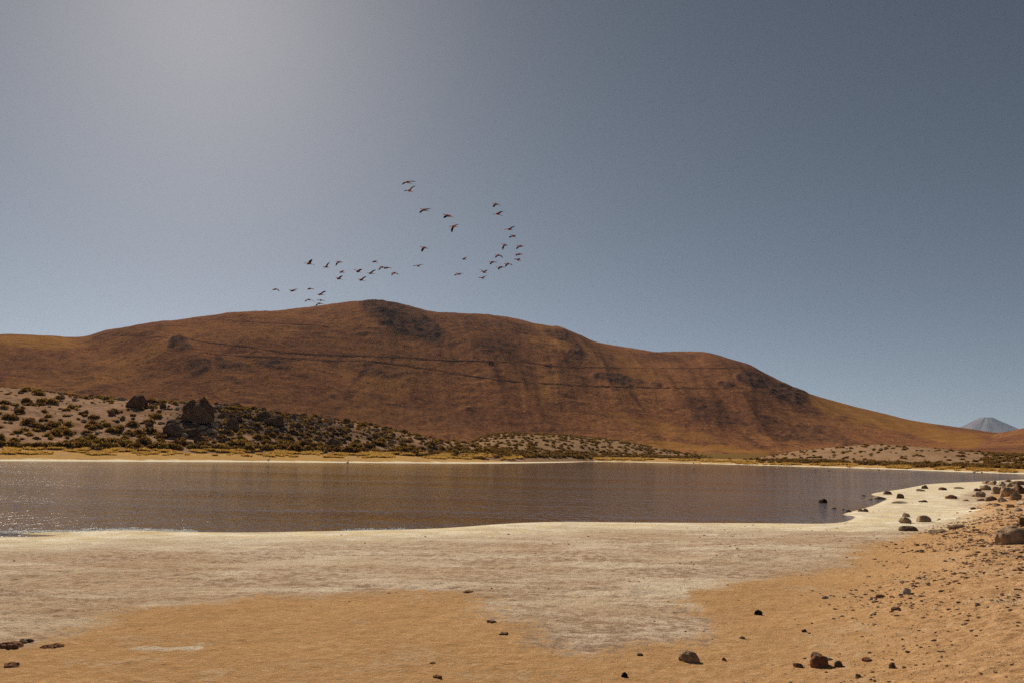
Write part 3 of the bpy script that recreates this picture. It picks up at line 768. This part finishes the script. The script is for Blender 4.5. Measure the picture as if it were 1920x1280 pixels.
def sample_loft(L, n, weight, rng):
    """random points on the visible side of a loft, weight(px, py, v) in 0..1"""
    out = []
    PXa, PYa = pix(L.P); PXa = PXa.reshape(L.nu, L.nv); PYa = PYa.reshape(L.nu, L.nv)
    nvv = int(np.searchsorted(L.v, 1.0)) - 1
    area = np.linalg.norm(np.cross(L.P[1:, :-1] - L.P[:-1, :-1], L.P[:-1, 1:] - L.P[:-1, :-1]), axis=-1)[:, :nvv]
    wgt = area * weight(PXa[:-1, :nvv], PYa[:-1, :nvv], np.broadcast_to(L.v[None, :nvv], area.shape))
    p = wgt.ravel() / wgt.sum()
    idx = rng.choice(p.size, n, p=p)
    iu, iv = np.unravel_index(idx, wgt.shape)
    a = rng.random(n)[:, None]; b = rng.random(n)[:, None]
    A_, B_, C_, D_ = L.P[iu, iv], L.P[iu + 1, iv], L.P[iu, iv + 1], L.P[iu + 1, iv + 1]
    P = (A_ * (1 - a) + B_ * a) * (1 - b) + (C_ * (1 - a) + D_ * a) * b
    return P, PXa[iu, iv], PYa[iu, iv], L.v[iv]

def rot_tile(proto, P, S3, rot, rng=None):
    v, f = proto; n = len(P); m = len(v)
    c, s = np.cos(rot)[:, None], np.sin(rot)[:, None]
    vs = v[None] * S3[:, None, :]
    X = vs[..., 0] * c - vs[..., 1] * s; Y = vs[..., 0] * s + vs[..., 1] * c
    V = np.stack([X, Y, vs[..., 2]], -1) + P[:, None, :]
    F = f[None] + (np.arange(n) * m)[:, None, None]
    return V.reshape(-1, 3), F.reshape(-1, f.shape[1])

# rock field: 200 nameable rocks, the rest as rubble
def rockfield():
    rng = np.random.default_rng(11)
    def wgt(px, py, v):
        core = np.exp(-((px - 480) / 150) ** 2 - ((py - 790) / 30) ** 2) * 3 + np.exp(-((px - 650) / 150) ** 2) * .9
        left = np.exp(-((px - 230) / 170) ** 2) * .35
        return (core + left + .05) * (v > .08) * ((px > -20) & (px < 900))
    P, px, py, v = sample_loft(rise, 1500, wgt, rng)
    sz = .36 + 1.3 * rng.random(len(P)) ** 3.0
    order = np.argsort(-sz)
    mts = np.array(['rock_dark', 'rock_dark', 'rock_brown', 'rock_brown', 'rock_pale'])[rng.integers(0, 5, len(P))]
    for n_, i in enumerate(order[:180]):
        mt = str(mts[i])
        o = link('slope_rock', rk_mesh(int(rng.integers(0, 8)), mt))
        s = sz[i] * .6; o.scale = (s, s * rng.uniform(.7, 1), s * rng.uniform(.55, .95)); o.location = P[i]; o.rotation_euler = (0, 0, rng.uniform(0, 6.28))
        o['label'] = {'rock_dark': 'angular dark rock of the rock field on the slope', 'rock_brown': 'angular brown rock of the rock field on the slope', 'rock_pale': 'pale rock of the rock field on the slope'}[mt]
        o['label'] = ('big ' if sz[i] > 1.0 else ('middling ' if sz[i] > .7 else 'small ')) + {'rock_dark': 'dark', 'rock_brown': 'brown', 'rock_pale': 'pale'}[mt] + (' rock low on the slope near ' if v[i] < .4 else (' rock halfway up the slope near ' if v[i] < .75 else ' rock close under the crest near ')) + near_mark(P[i])
        o['category'] = 'rock'; o['group'] = {'rock_dark': 'dark rocks of the rock field', 'rock_brown': 'brown rocks of the rock field', 'rock_pale': 'pale rocks of the rock field'}[mt]
    rest = order[180:]; Vs = []; Fs = []; mi = []; off = 0
    for j in range(8):
        sel = rest[j::8]
        s = sz[sel][:, None] * .6 * np.array([[1, .85, .7]])
        V, F = rot_tile(rk_protos[j], P[sel], s, rng.uniform(0, 6.28, len(sel)))
        Vs.append(V); Fs.append(F + off); off += len(V); mi.append(np.repeat(rng.integers(0, 3, len(sel)), len(rk_protos[j][1])))
    link('slope_rubble', np_mesh('slope_rubble', np.concatenate(Vs), np.concatenate(Fs), [M['rock_dark'], M['rock_brown'], M['rock_pale']], smooth=False, midx=np.concatenate(mi)), kind='stuff')
rockfield()

# ------------------------------------------------------------------ shrubs
def shrub_proto(seed, n=150, leaf=.15, sq=.75):
    """rounded tola bush: leaf clumps through a lumpy dome, as triangles in unit size"""
    rg = np.random.default_rng(seed)
    lob = rg.normal(size=(5, 3)); lob[:, 2] = np.abs(lob[:, 2]); lob /= np.linalg.norm(lob, axis=1)[:, None]
    d = rg.normal(size=(n, 3)); d[:, 2] = np.abs(d[:, 2]) * 1.1 - .12; d /= np.linalg.norm(d, axis=1)[:, None]
    rad = (.74 + .26 * np.max(d @ lob.T, axis=1)) * rg.uniform(.72, 1.06, n)
    c = d * rad[:, None] * np.array([1, 1, sq])
    c[:, 2] = np.maximum(c[:, 2], 0.02)
    t1 = rg.normal(size=(n, 3)); t1 -= (t1 * d).sum(1)[:, None] * d * .6; t1 /= np.linalg.norm(t1, axis=1)[:, None]
    t2 = np.cross(t1, d) + .5 * rg.normal(size=(n, 3)); t2 /= np.linalg.norm(t2, axis=1)[:, None]
    L = leaf * rg.uniform(.7, 1.5, n)[:, None]
    V = np.stack([c - t1 * L, c + t1 * L, c + t2 * L * 1.5 + d * L * .6], 1).reshape(-1, 3)
    F = np.arange(n * 3).reshape(-1, 3)
    # a woody heart so that the bush is not hollow
    hv, hf = ICO1; hv = hv * np.array([.68, .68, .55]); hv = hv * (1 + .15 * fbm(hv[:, 0] * 4 + seed, hv[:, 1] * 4, 2, seed))[:, None]
    hv[:, 2] = np.maximum(hv[:, 2] + .1, -.15)
    return V, F, hv, hf
sh_big = [shrub_proto(s_, 230, .15) for s_ in range(6)]
sh_small = [shrub_proto(30 + s_, 60, .24) for s_ in range(4)]
def shrub_rng(): return np.random.default_rng(23)

sh_mesh = {}
def shrub_obj(P, s, rz, kind, variant, label, group, hz=1.0):
    key = (kind, variant)
    if key not in sh_mesh:
        V, F, hv, hf = sh_big[variant]
        sh_mesh[key] = (np_mesh('foliage', V, F, [M[kind]], smooth=False), np_mesh('woody_heart', hv, hf, [M[kind]], smooth=True))
    fo, he = sh_mesh[key]
    root = link('shrub', None, label=label, category='shrub', group=group)
    root.location = P; root.scale = (s, s, s * hz); root.rotation_euler = (0, 0, rz)
    link('foliage', fo, root); link('branches', he, root)
    return root

def shrubs():
    rng = np.random.default_rng(23)
    # the thick row along the foot of the slope
    spots = []
    for px in np.arange(-6, 930, 10.5):
        for row in range(2):
            x = px + rng.uniform(-7, 7); y0 = np.interp(x, [0, 250, 480, 700, 930], [836, 839, 841, 846, 850]) - row * rng.uniform(4, 12) + rng.uniform(-1, 2)
            if rng.random() < (.86 if row == 0 else .62):
                P = hit(x, y0, [rise_o, ground])
                if P is None or P.length > 400: continue
                wpx = rng.uniform(13, 28) if x < 700 else rng.uniform(12, 20)
                spots.append((P, wpx * (P - CAM).length / FPX * .5, 'row', x))
    n_row = len(spots)
    def wgt(px, py, v):
        return ((v > .1) & (v < .97) & (px > -15) & (px < 960)) * (.55 + .8 * (px > 420) * (px < 900) + .5 * np.exp(-((px - 60) / 80) ** 2) + 1.2 * (v < .3))
    P, px, py, v = sample_loft(rise, 1150, wgt, rng)
    sz = (.42 + 1.0 * rng.random(len(P)) ** 2.4)
    order = np.argsort(-sz)
    left = 285 - n_row
    for i in order[:max(left, 0)]:
        spots.append((Vector(P[i]), sz[i], 'slope', v[i]))
    for (Q, s, where, vpos) in spots:
        kd = 'shrub' if rng.random() < .62 else 'shrub2'
        tone = 'dark' if kd == 'shrub' else 'olive'
        if where == 'row':
            lb = ('large ' if s > 1.25 else ('middling ' if s > .95 else 'small ')) + tone + ' shrub of the foot row below ' + near_mark(Q)
            gr = 'shrub row along the foot of the slope'
        else:
            lb = ('bushy ' if s > .95 else ('middling ' if s > .75 else 'low ')) + tone + (' shrub low on the slope near ' if vpos < .35 else (' shrub halfway up the slope near ' if vpos < .7 else ' shrub close under the crest near ')) + near_mark(Q)
            gr = 'shrubs scattered over the slope'
        Q = Vector(Q); Q.z -= .06 * s
        shrub_obj(Q, s, rng.uniform(0, 6.28), kd, int(rng.integers(0, 6)), lb, gr, rng.uniform(.8, 1.15))
    # the remaining bushes, too many and too small to pick apart
    rest = order[max(left, 0):]
    def mass(name, P, s, mats, parent=None, zf=1.0):
        Vs = []; Fs = []; mi = []; off = 0
        for j in range(4):
            sel = np.arange(j, len(P), 4)
            if not len(sel): continue
            V0, F0, hv, hf = sh_small[j]
            pv = np.concatenate([V0, hv]); pf = np.concatenate([F0, hf + len(V0)])
            V, F = rot_tile((pv, pf), P[sel] - np.array([0, 0, .04]), s[sel][:, None] * np.array([[1, 1, zf]]), rng.uniform(0, 6.28, len(sel)))
            Vs.append(V); Fs.append(F + off); off += len(V); mi.append(np.repeat((rng.random(len(sel)) < .4).astype(int), len(pf)))
        link(name, np_mesh(name, np.concatenate(Vs), np.concatenate(Fs), mats, smooth=False, midx=np.concatenate(mi)), parent, kind='stuff')
    mass('slope_scrub', P[rest], sz[rest], [M['shrub'], M['shrub2']])
    # crest grass fringe
    Pc, pxc, pyc, vc = sample_loft(rise, 700, lambda px, py, v: ((v > .9) & (px > -15) & ((px < 340) | (px > 620))) * 1.0, rng)
    mass('crest_scrub', Pc, .35 + .35 * rng.random(len(Pc)), [M['shrub2'], M['shrub2']], zf=.8)
    # the mounds
    Pm, a, b, c = sample_loft(mid, 1500, lambda px, py, v: (v > .05) * (.5 + 1.5 * (v < .2)), rng)
    mass('mound_scrub', Pm, .65 + .65 * rng.random(len(Pm)), [M['shrub'], M['shrub2']])
    Pr, a, b, c = sample_loft(rgt, 1300, lambda px, py, v: (v > .04) * (.45 + 4.0 * (v < .12) + 2.5 * (px > 1840)), rng)
    mass('sandy_mound_scrub', Pr, .42 + .55 * rng.random(len(Pr)) + .3 * (c < .12), [M['shrub'], M['shrub2']])
    # shrub belt along the far shore between the mounds
    Pb = []
    for x in np.arange(900, 1960, 2.0):
        yb = np.interp(x, [900, 1060, 1200, 1300, 1440, 1640, 1800, 1920], [853, 856, 856.5, 858.5, 863, 868, 873, 878])
        for _ in range(2):
            Q = hit(x + rng.uniform(-3, 3), yb - rng.uniform(-1.0, 2.5), [ground, mid_o, rgt_o])
            if Q is not None and Q.length < 560 and rng.random() < .10 + .75 * (fbm(np.array([x / 40.]), np.array([3.]), 2, 5)[0] > .02): Pb.append(Q)
    Pb = np.array([tuple(p) for p in Pb])
    mass('shore_scrub', Pb, .6 + .6 * rng.random(len(Pb)), [M['shrub'], M['shrub']])
shrubs()

# ------------------------------------------------------------------ golden grass along the far shore
def tussock_proto(seed, n=46):
    rg = np.random.default_rng(seed)
    a = rg.uniform(0, 2 * np.pi, n); r0 = rg.uniform(0, .55, n); lean = rg.uniform(.1, .75, n); hgt = rg.uniform(.45, 1.0, n)
    b = np.stack([np.cos(a) * r0, np.sin(a) * r0, np.zeros(n)], 1)
    t = b + np.stack([np.cos(a) * lean, np.sin(a) * lean, hgt], 1)
    side = np.stack([-np.sin(a), np.cos(a), np.zeros(n)], 1) * .13
    V = np.stack([b - side, b + side, t], 1).reshape(-1, 3)
    return V, np.arange(n * 3).reshape(-1, 3)
def grass():
    rng = np.random.default_rng(51)
    protos = [tussock_proto(s_) for s_ in range(4)]
    pts = []
    px = np.concatenate([rng.uniform(-15, 1100, 4600), rng.uniform(1050, 1900, 2600)])
    for x in px:
        t = rng.random()
        lo = np.interp(x, [0, 480, 930, 1060, 1200, 1440, 1640, 1800, 1920], [851, 855, 861, 861, 862, 871, 876.5, 882, 886])
        hi = np.interp(x, [0, 480, 930, 1060, 1200, 1440, 1640, 1800, 1920], [840, 844, 853, 858, 859, 866, 872, 878, 883])
        y = hi + (lo - hi) * t ** 1.4
        clump = fbm(np.array([x / 22.]), np.array([y / 3.]), 3, 8)[0]
        if clump < -.12 + .35 * t: continue
        Q = hit(x, y, [ground, rise_o])
        if Q is None or Q.length > 560 or Q.z < .05: continue
        pts.append(tuple(Q))
    P = np.array(pts); s = (.28 + .30 * rng.random(len(P))) * np.clip(np.hypot(P[:, 0], P[:, 1]) / 130, .9, 2.0)
    Vs = []; Fs = []; off = 0
    for j in range(4):
        sel = np.arange(j, len(P), 4)
        V, F = rot_tile(protos[j], P[sel] - np.array([0, 0, .03]), s[sel][:, None] * np.array([[1.3, 1.3, .8]]), rng.uniform(0, 6.28, len(sel)))
        Vs.append(V); Fs.append(F + off); off += len(V)
    o = link('golden_grass', np_mesh('golden_grass', np.concatenate(Vs), np.concatenate(Fs), [M['gold']], smooth=False), kind='stuff')
    o['label'] = 'golden tussock grass along the far lake shore'
grass()

# ------------------------------------------------------------------ pebbles, crumbs of crust, foam
def pebbles():
    rng = np.random.default_rng(77)
    x = rng.uniform(-14, 30, 90000); y = 4.2 + 40 * rng.random(90000) ** 1.6
    x = np.concatenate([x, rng.uniform(1.5, 17, 80000)]); y = np.concatenate([y, 4.3 + 24 * rng.random(80000) ** 1.3])
    az = np.degrees(np.arctan2(x, y)); ok = np.abs(az) < 36
    x, y = x[ok], y[ok]
    b = bank(x, y); sdn, sdf, wet = masks(x, y)
    sds = seg_dist(x, y, sand_poly + [sand_poly[0]]) * np.where(inside(x, y, sand_poly), 1, -1)
    cl = fbm(x * .9, y * .9, 3, 7)
    dens = .0045 + .95 * sstep(-1.2, 1.5, b) * (.5 + cl) + .05 * sstep(.2, -.8, sds) * np.clip(cl * 3, 0, 1) + .06 * np.exp(-(sds / .5) ** 2)
    dens = dens * (sdn > .4) * np.clip(18 / np.hypot(x, y), .2, 1)
    keep = rng.random(len(x)) < np.clip(dens, 0, 1) * 1.0
    x, y, b = x[keep], y[keep], b[keep]
    z = np.array([drop(float(a_), float(b_), [ground]) for a_, b_ in zip(x, y)])
    s = (.006 + .022 * rng.random(len(x)) ** 6) * np.clip(np.hypot(x, y) / 9, .8, 2.2)
    onb = sstep(-1.5, 0, b); s = s * (.55 + .45 * onb)
    Vs = []; Fs = []; mi = []; off = 0
    for j in range(4):
        v, f = rock_shape(950 + j, ICO0, 3, .25); sel = np.arange(j, len(x), 4)
        P = np.stack([x[sel], y[sel], z[sel] + s[sel] * .15], 1)
        V, F = rot_tile((v, f), P, s[sel][:, None] * np.array([[1.25, .9, .5]]), rng.uniform(0, 6.28, len(sel)))
        Vs.append(V); Fs.append(F + off); off += len(V); mi.append(np.repeat(rng.choice(5, len(sel), p=[.42, .26, .06, .18, .08]), len(f)))
    link('pebbles', np_mesh('pebbles', np.concatenate(Vs), np.concatenate(Fs), [M['stone_tan'], M['stone_red'], M['stone_dark'], M['rock_brown'], M['stone_pale']], smooth=False, midx=np.concatenate(mi)), kind='stuff')
pebbles()

def foam_and_flecks():
    rng = np.random.default_rng(5)
    P = []; s = []
    for _ in range(2600):
        px = 370 * rng.random() ** .9 if rng.random() < .9 else rng.uniform(640, 760)
        py = np.interp(px, [p[0] for p in near_px[1:9]], [p[1] for p in near_px[1:9]]) + rng.normal() * 1.3 - .2
        Q = on_level(px, py, 0.0)
        zz = max(drop(Q.x, Q.y, [ground]), 0.0)
        P.append((Q.x, Q.y, zz + .004)); s.append(rng.uniform(.008, .022) + (.03 if rng.random() < .03 else 0))
    for px, py in ((38, 919), (31, 947), (23, 986), (3, 877), (416, 924), (546, 923), (260, 946)):  # small white flecks out on the open water
        Q = on_level(px, py, 0.0)
        for _ in range(4): P.append((Q.x + rng.normal() * .02, Q.y + rng.normal() * .03, .006)); s.append(.012 * Q.length / 20)
    P = np.array(P); s = np.array(s)
    v, f = ICO0
    V, F = rot_tile((v, f), P, s[:, None] * np.array([[1.3, 1.3, .6]]), rng.uniform(0, 6, len(P)))
    link('shore_foam_and_flecks', np_mesh('shore_foam_and_flecks', V, F, [M['foam_and_flecks']], smooth=True), kind='stuff')
foam_and_flecks()

# ------------------------------------------------------------------ flamingos
def tube(path, rad, seg=8):
    path = np.array(path, float); n = len(path); V = []
    for i in range(n):
        t = path[min(i + 1, n - 1)] - path[max(i - 1, 0)]; t /= np.linalg.norm(t) + 1e-9
        a = np.cross(t, (0, 0, 1.0)) if abs(t[2]) < .95 else np.cross(t, (0, 1.0, 0)); a /= np.linalg.norm(a); b = np.cross(a, t)
        for k in range(seg):
            th = 2 * np.pi * k / seg; V.append(path[i] + rad[i] * (a * math.cos(th) + b * math.sin(th)))
    F = [(i * seg + k, i * seg + (k + 1) % seg, (i + 1) * seg + (k + 1) % seg, (i + 1) * seg + k) for i in range(n - 1) for k in range(seg)]
    V += [path[0], path[-1]]
    a, z = n * seg, n * seg + 1
    F += [(a, (k + 1) % seg, k, a) for k in range(seg)] + [(z, (n - 1) * seg + k, (n - 1) * seg + (k + 1) % seg, z) for k in range(seg)]
    return V, F

def quadmesh(name, V, F, mi, mats):
    me = bpy.data.meshes.new(name)
    F2 = [tuple(dict.fromkeys(f)) for f in F]
    me.from_pydata([tuple(v) for v in V], [], F2)
    for m in mats: me.materials.append(m)
    for p, i in zip(me.polygons, mi): p.material_index = i; p.use_smooth = True
    me.update(); return me

def flying_flamingo(body, tipA, tipB, legs, head, d, label, group, white=False):
    """tips, legs and head are pixel offsets from the body; each becomes a 3-D direction with its true length"""
    d *= 1.0; C = at_dist(*body, d); k = d / FPX
    rt = Vector(CM.col[0]); up = Vector(CM.col[1]); fw = -Vector(CM.col[2])
    def vec(off, L, sgn):
        v = rt * (off[0] * k) - up * (off[1] * k); r = v.length
        if r > L: return v * (L / r) if r > 1.25 * L else v
        return v + fw * (sgn * math.sqrt(L * L - r * r))
    back = vec(legs, .66, -1) if legs else None
    hd = vec(head, .68, 1) if head else None
    if back is None and hd is None: back = vec((7, 1.5), .66, -1)
    if back is None: back = -hd * .95
    if hd is None: hd = -back * 1.0
    ax = (hd.normalized() - back.normalized()).normalized()
    wn_ = vec(tipA, .70, -1) if tipA else vec((-1, 3), .70, -1)
    wf_ = vec(tipB, .70, 1) if tipB else vec((2, -2), .70, 1)
    N = lambda v: np.array(v)
    hdv, bkv, axv = N(hd), N(back), N(ax)
    path = [hdv * 1.04 - np.array([0, 0, .05]), hdv * 1.0 - np.array([0, 0, .015]), hdv * .95, hdv * .88, hdv * .7 + np.array([0, 0, -.01]), hdv * .5, hdv * .34, axv * .16, axv * .02, axv * -.10, axv * -.20, bkv * .42, bkv * .55, bkv * .8, bkv * .93, bkv * 1.0]
    rad = [.008, .022, .034, .028, .02, .024, .042, .082, .098, .085, .05, .028, .02, .015, .018, .022]
    V, F = tube(path, [r_ * 1.2 for r_ in rad], 8); mi = []
    nseg = len(path) - 1
    for i in range(nseg):
        mi += [2 if i == 0 else (0 if i < 11 else 3)] * 8
    mi += [2] * 8 + [3] * 8
    for wv in (wn_, wf_):
        wv = N(wv); L = np.linalg.norm(wv); wd = wv / L
        ch = axv - wd * (axv @ wd); ch /= np.linalg.norm(ch) + 1e-9
        nn = np.cross(ch, wd)
        nn = nn * (1 if nn[2] > 0 else -1)
        bend = nn * .07
        stn = [(0.0, .18, -.18, 0), (.22, .18, -.18, .6), (.48, .16, -.18, 1.0), (.72, .11, -.17, .7), (.90, .03, -.12, .25), (1.0, -.05, -.09, 0)]
        b0 = len(V)
        for (t, le, te, bd) in stn:
            c = wv * t + bend * bd + axv * .02
            mid_c = le * .15 + te * .25
            for top in (1, -1):
                th = nn * (.016 * (1 - t * .7)) * top
                V += [c + ch * le, c + ch * mid_c + th, c + ch * te]
        for i in range(len(stn) - 1):
            a = b0 + i * 6; b = a + 6
            for o_ in (0, 3):
                F += [(a + o_, a + o_ + 1, b + o_ + 1, b + o_), (a + o_ + 1, a + o_ + 2, b + o_ + 2, b + o_ + 1)]
                mi += [1 if i < 2 else 2, 2]
    me = quadmesh('flamingo', [tuple(v) for v in V], F, mi, [M['white_pl'] if white else M['pink'], M['coral'], M['black'], M['leg']])
    o = link('flamingo', me, label=label, category='flamingo', group=group)
    o.location = C
    return o

T, N_ = None, None
top_g = 'flamingos leading the loop of the flock'; ring_g = 'flamingos in the curved arm of the flock'; row_g = 'flamingos in the straggling row above the hill'; low_g = 'low flamingos skimming the hill crest'
BIRDS = [
 ((764.9, 341.8), (-10.7, 6.6), (16.2, -.5), (9.6, 5.6), (-6.6, -3), 70, 'highest flamingo of the flock, wings spread wide, partly over another', top_g),
 ((767.9, 357.8), (-9.6, 3.3), (11.5, -9.9), (7.6, 4.3), (-6.1, -2.8), 70, 'flamingo directly beneath the highest one with one wing raised', top_g),
 ((796.4, 393.8), (-9.5, 7.7), (12.6, -2.7), (9.1, 3.9), N_, 72, 'flamingo with wide shallow arched wings below the highest pair', top_g),
 ((840.5, 404.8), (-8.6, 6.1), (4, -1.5), (10.7, 4.6), N_, 74, 'flamingo with one wing lowered and legs trailing above the angled one', top_g),
 ((850.7, 424.8), (-3.3, 12.8), (12.2, -5.3), (8.6, 1.8), N_, 70, 'flamingo with wings bent at a right angle, one straight down', top_g),
 ((930, 382.9), (-5, 8.1), (9.4, 1.5), (6, 4.1), N_, 82, 'topmost flamingo of the curved arm with drooping wings', ring_g),
 ((933.8, 401.3), N_, (9.7, -5.9), (8.1, 5), (-10, -.7), 82, 'second flamingo of the curved arm, wing raised and neck stretched', ring_g),
 ((955.6, 430), N_, (10.9, -6), (5.7, 3), (-10, -1), 82, 'flamingo with long raised wing at the outer bend of the arm', ring_g),
 ((962.5, 442.9), (-8.5, 4.6), (3.8, -2.3), (5, 4), N_, 85, 'flamingo with one wing down just under the long winged one', ring_g),
 ((946.3, 459.4), (-4, 10.6), (3, -1), (5.6, 3.1), N_, 85, 'flamingo with one wing hanging straight down inside the curved arm', ring_g),
 ((975, 461.9), (-7.2, 7.1), (7.8, -2.1), (6.3, 2.5), N_, 85, 'outermost flamingo of the curved arm with arched wings', ring_g),
 ((973, 476.9), (-6.1, 4.4), (9.5, -.4), (6.3, 1.9), N_, 88, 'flamingo with flat low wings under the outermost one', ring_g),
 ((971.3, 487.5), (-7.5, 0), (3.7, -3.5), (6.2, 3.1), N_, 88, 'small flamingo with wing lifted below the flat winged one', ring_g),
 ((935, 478.8), (-6.5, 6), (8, 4.7), N_, N_, 90, 'flamingo with both wings drooping in an arch inside the arm', ring_g),
 ((923.8, 491.5), (-4.8, 6), (8.7, -.5), N_, N_, 92, 'flamingo with short dangling wing on the inner side of the arm', ring_g),
 ((952.5, 494.8), (-5, 6.7), (8.1, 2.7), N_, N_, 90, 'flamingo with arched wings almost touching its neighbour', ring_g),
 ((939.4, 501), (-5.4, 5.9), (4.4, -.4), (8.6, 1), N_, 92, 'flamingo with one wing down next to the arched winged one', ring_g),
 ((907.5, 510.6), (-8.7, -5), (8.1, -5), (6.3, 2.4), N_, 90, 'flamingo with both wings raised in a V at the tail of the arm', ring_g),
 ((904.8, 521.3), (-7.9, .6), (9, -4.8), (5.2, 1.5), N_, 90, 'lowest flamingo of the arm, gliding under the V winged one', ring_g),
 ((870, 485.6), N_, (6.9, -4.3), (5.6, 2.9), (-4.4, -.8), 96, 'lone small flamingo with raised wing in the gap of the flock', ring_g),
 ((860, 514), (-8.5, 4), (9.4, -1.2), (5, 2.9), N_, 92, 'lone flamingo with wide flat wings in the gap of the flock', ring_g),
 ((783.8, 498.8), (-8.8, 1), (10, -3.2), (5.6, 2.2), N_, 92, 'flamingo gliding on level wings between row and arm', row_g),
 ((795.3, 464.7), (-4.1, 9.1), (4, -1.5), (8.3, 3.1), N_, 85, 'flamingo with one wing hanging down alone in open sky', row_g),
 ((702.5, 490.6), N_, (3.8, -2.2), (7.5, 3.2), (-6, -.2), 95, 'flamingo with short lifted wing at the top of the row', row_g),
 ((671.9, 509), N_, (5.9, -5), (6.9, 2.9), (-8.9, -4.2), 95, 'flamingo with upturned neck and raised wing in the row', row_g),
 ((695.6, 512.3), N_, (8.8, -6.7), (8.2, 2.1), (-7.6, -1.3), 92, 'flamingo with steep raised wing beside the overlapping pair', row_g),
 ((678, 524.8), N_, (8.6, -6.8), (7.6, 2.7), (-7.4, -2.3), 92, 'pale necked flamingo lowest of the row with steep raised wing', row_g),
 ((716.9, 501), (-6.3, 7), (5.6, 2.8), N_, N_, 92, 'flamingo of the overlapping pair with drooping dark wings', row_g),
 ((726, 502), (-5, 3.6), (7, 1), N_, N_, 95, 'smaller flamingo of the overlapping pair with half folded wings', row_g),
 ((740, 511.9), (-5, 5.6), (5.6, 3.1), N_, N_, 95, 'flamingo with short arched wings below the overlapping pair', row_g),
 ((580.2, 494.4), N_, (2.8, -8.7), (10.2, 2.8), (-10.2, -1.6), 92, 'flamingo with wing straight up, first of the upper row', row_g),
 ((612.2, 500.5), N_, (5.1, -9.2), (7.1, 2.5), (-7.6, -.5), 92, 'flamingo with wing held steeply up, second of the upper row', row_g),
 ((635.6, 491.3), (-4.8, 8.2), (2.5, 0), (8.1, 1.5), (-7.6, -1.5), 92, 'flamingo with wing straight down, third of the upper row', row_g),
 ((640.7, 510), N_, (3.5, -3.4), (7.1, 2.7), (-5.7, -.4), 95, 'small flamingo with short raised wing under the upper row', row_g),
 ((636, 522.3), N_, (5, -6.1), (7.2, 3), (-8, -2.5), 92, 'flamingo with pale neck and raised wing under the small one', row_g),
 ((516.2, 542.3), N_, (4.6, 3.4), N_, (-7.2, 0), 98, 'last straggling flamingo far out beyond the hill crest', low_g),
 ((549.3, 545), N_, (8.7, -3.4), (7.6, 1), (-8.7, -1.7), 96, 'flamingo with low raised wing next to the straggler', low_g),
 ((581.2, 541.4), N_, (5.1, 1.2), (7, 1), (-6.2, -.6), 98, 'flamingo with folded looking wings above the low trio', low_g),
 ((601.6, 551.8), N_, (10.1, -6.1), (8.1, 2), (-8.6, -.6), 92, 'flamingo with long slanting raised wing above the low trio', low_g),
 ((579.7, 562), (-6.7, 4.5), (7.6, 3.7), N_, N_, 94, 'pale flamingo with arched drooping wings just above the hill crest', low_g, True),
 ((601.6, 563), (-6.6, 1.2), (5, 1.4), (7, 1), N_, 96, 'flamingo with flat wings right on the hill skyline', low_g, True),
 ((599.5, 569), (-6.1, 5.6), (7.1, 2), N_, N_, 94, 'lowest whitish flamingo seen against the brown hill', low_g, True)]
for b in BIRDS:
    flying_flamingo(*b[:8], white=len(b) > 8)

# flamingos wading far out in the lake
def wading_proto():
    V = []; F = []; mi = []
    def add(v, f, m):
        b = len(V); V.extend(v); F.extend([tuple(i + b for i in q_) for q_ in f]); mi.extend([m] * len(f))
    v, f = tube([(-.02, 0, .98), (-.1, 0, 1.08), (-.17, 0, 1.12), (-.12, 0, 1.18), (-.05, 0, 1.12), (-.06, 0, 1.0), (-.14, 0, .88), (-.12, 0, .78), (0, 0, .74), (.16, 0, .76), (.3, 0, .72), (.4, 0, .66)],
                [.012, .03, .035, .03, .026, .026, .03, .07, .13, .14, .09, .02], 8); add(v, f, 0)
    for s_ in (-.05, .05):
        v, f = tube([(.1, s_, .70), (.12, s_, .4), (.09, s_, .38), (.1, s_, -.05)], [.022, .012, .013, .012], 5); add(v, f, 1)
    return quadmesh('wading_flamingo', V, F, mi, [M['white_pl'], M['leg']])
wp_ = wading_proto()
WADE = [(504, 869.5), (652, 874), (1086, 865), (1107, 866.5), (1118, 874), (1123, 872), (1300, 871), (1312, 872), (1302, 884), (1529, 888), (1553, 890), (1647, 887), (1828, 892), (1841, 892.5)]
for i, (px, py) in enumerate(WADE):
    Q = on_level(px, py + .8, -.35)
    o = link('wading_flamingo', wp_, label='tiny white flamingo standing in the lake near the far shore' if py < 880 else 'tiny whitish flamingo wading in the open lake', category='flamingo', group='flamingos wading near the far shore' if py < 880 else 'flamingos wading in the open lake')
    o.location = (Q.x, Q.y, -.38); o.rotation_euler = (0, 0, random.choice((0, 3.0, .6, 2.4)))
    if Q.length > 140: o.location.z = -.30
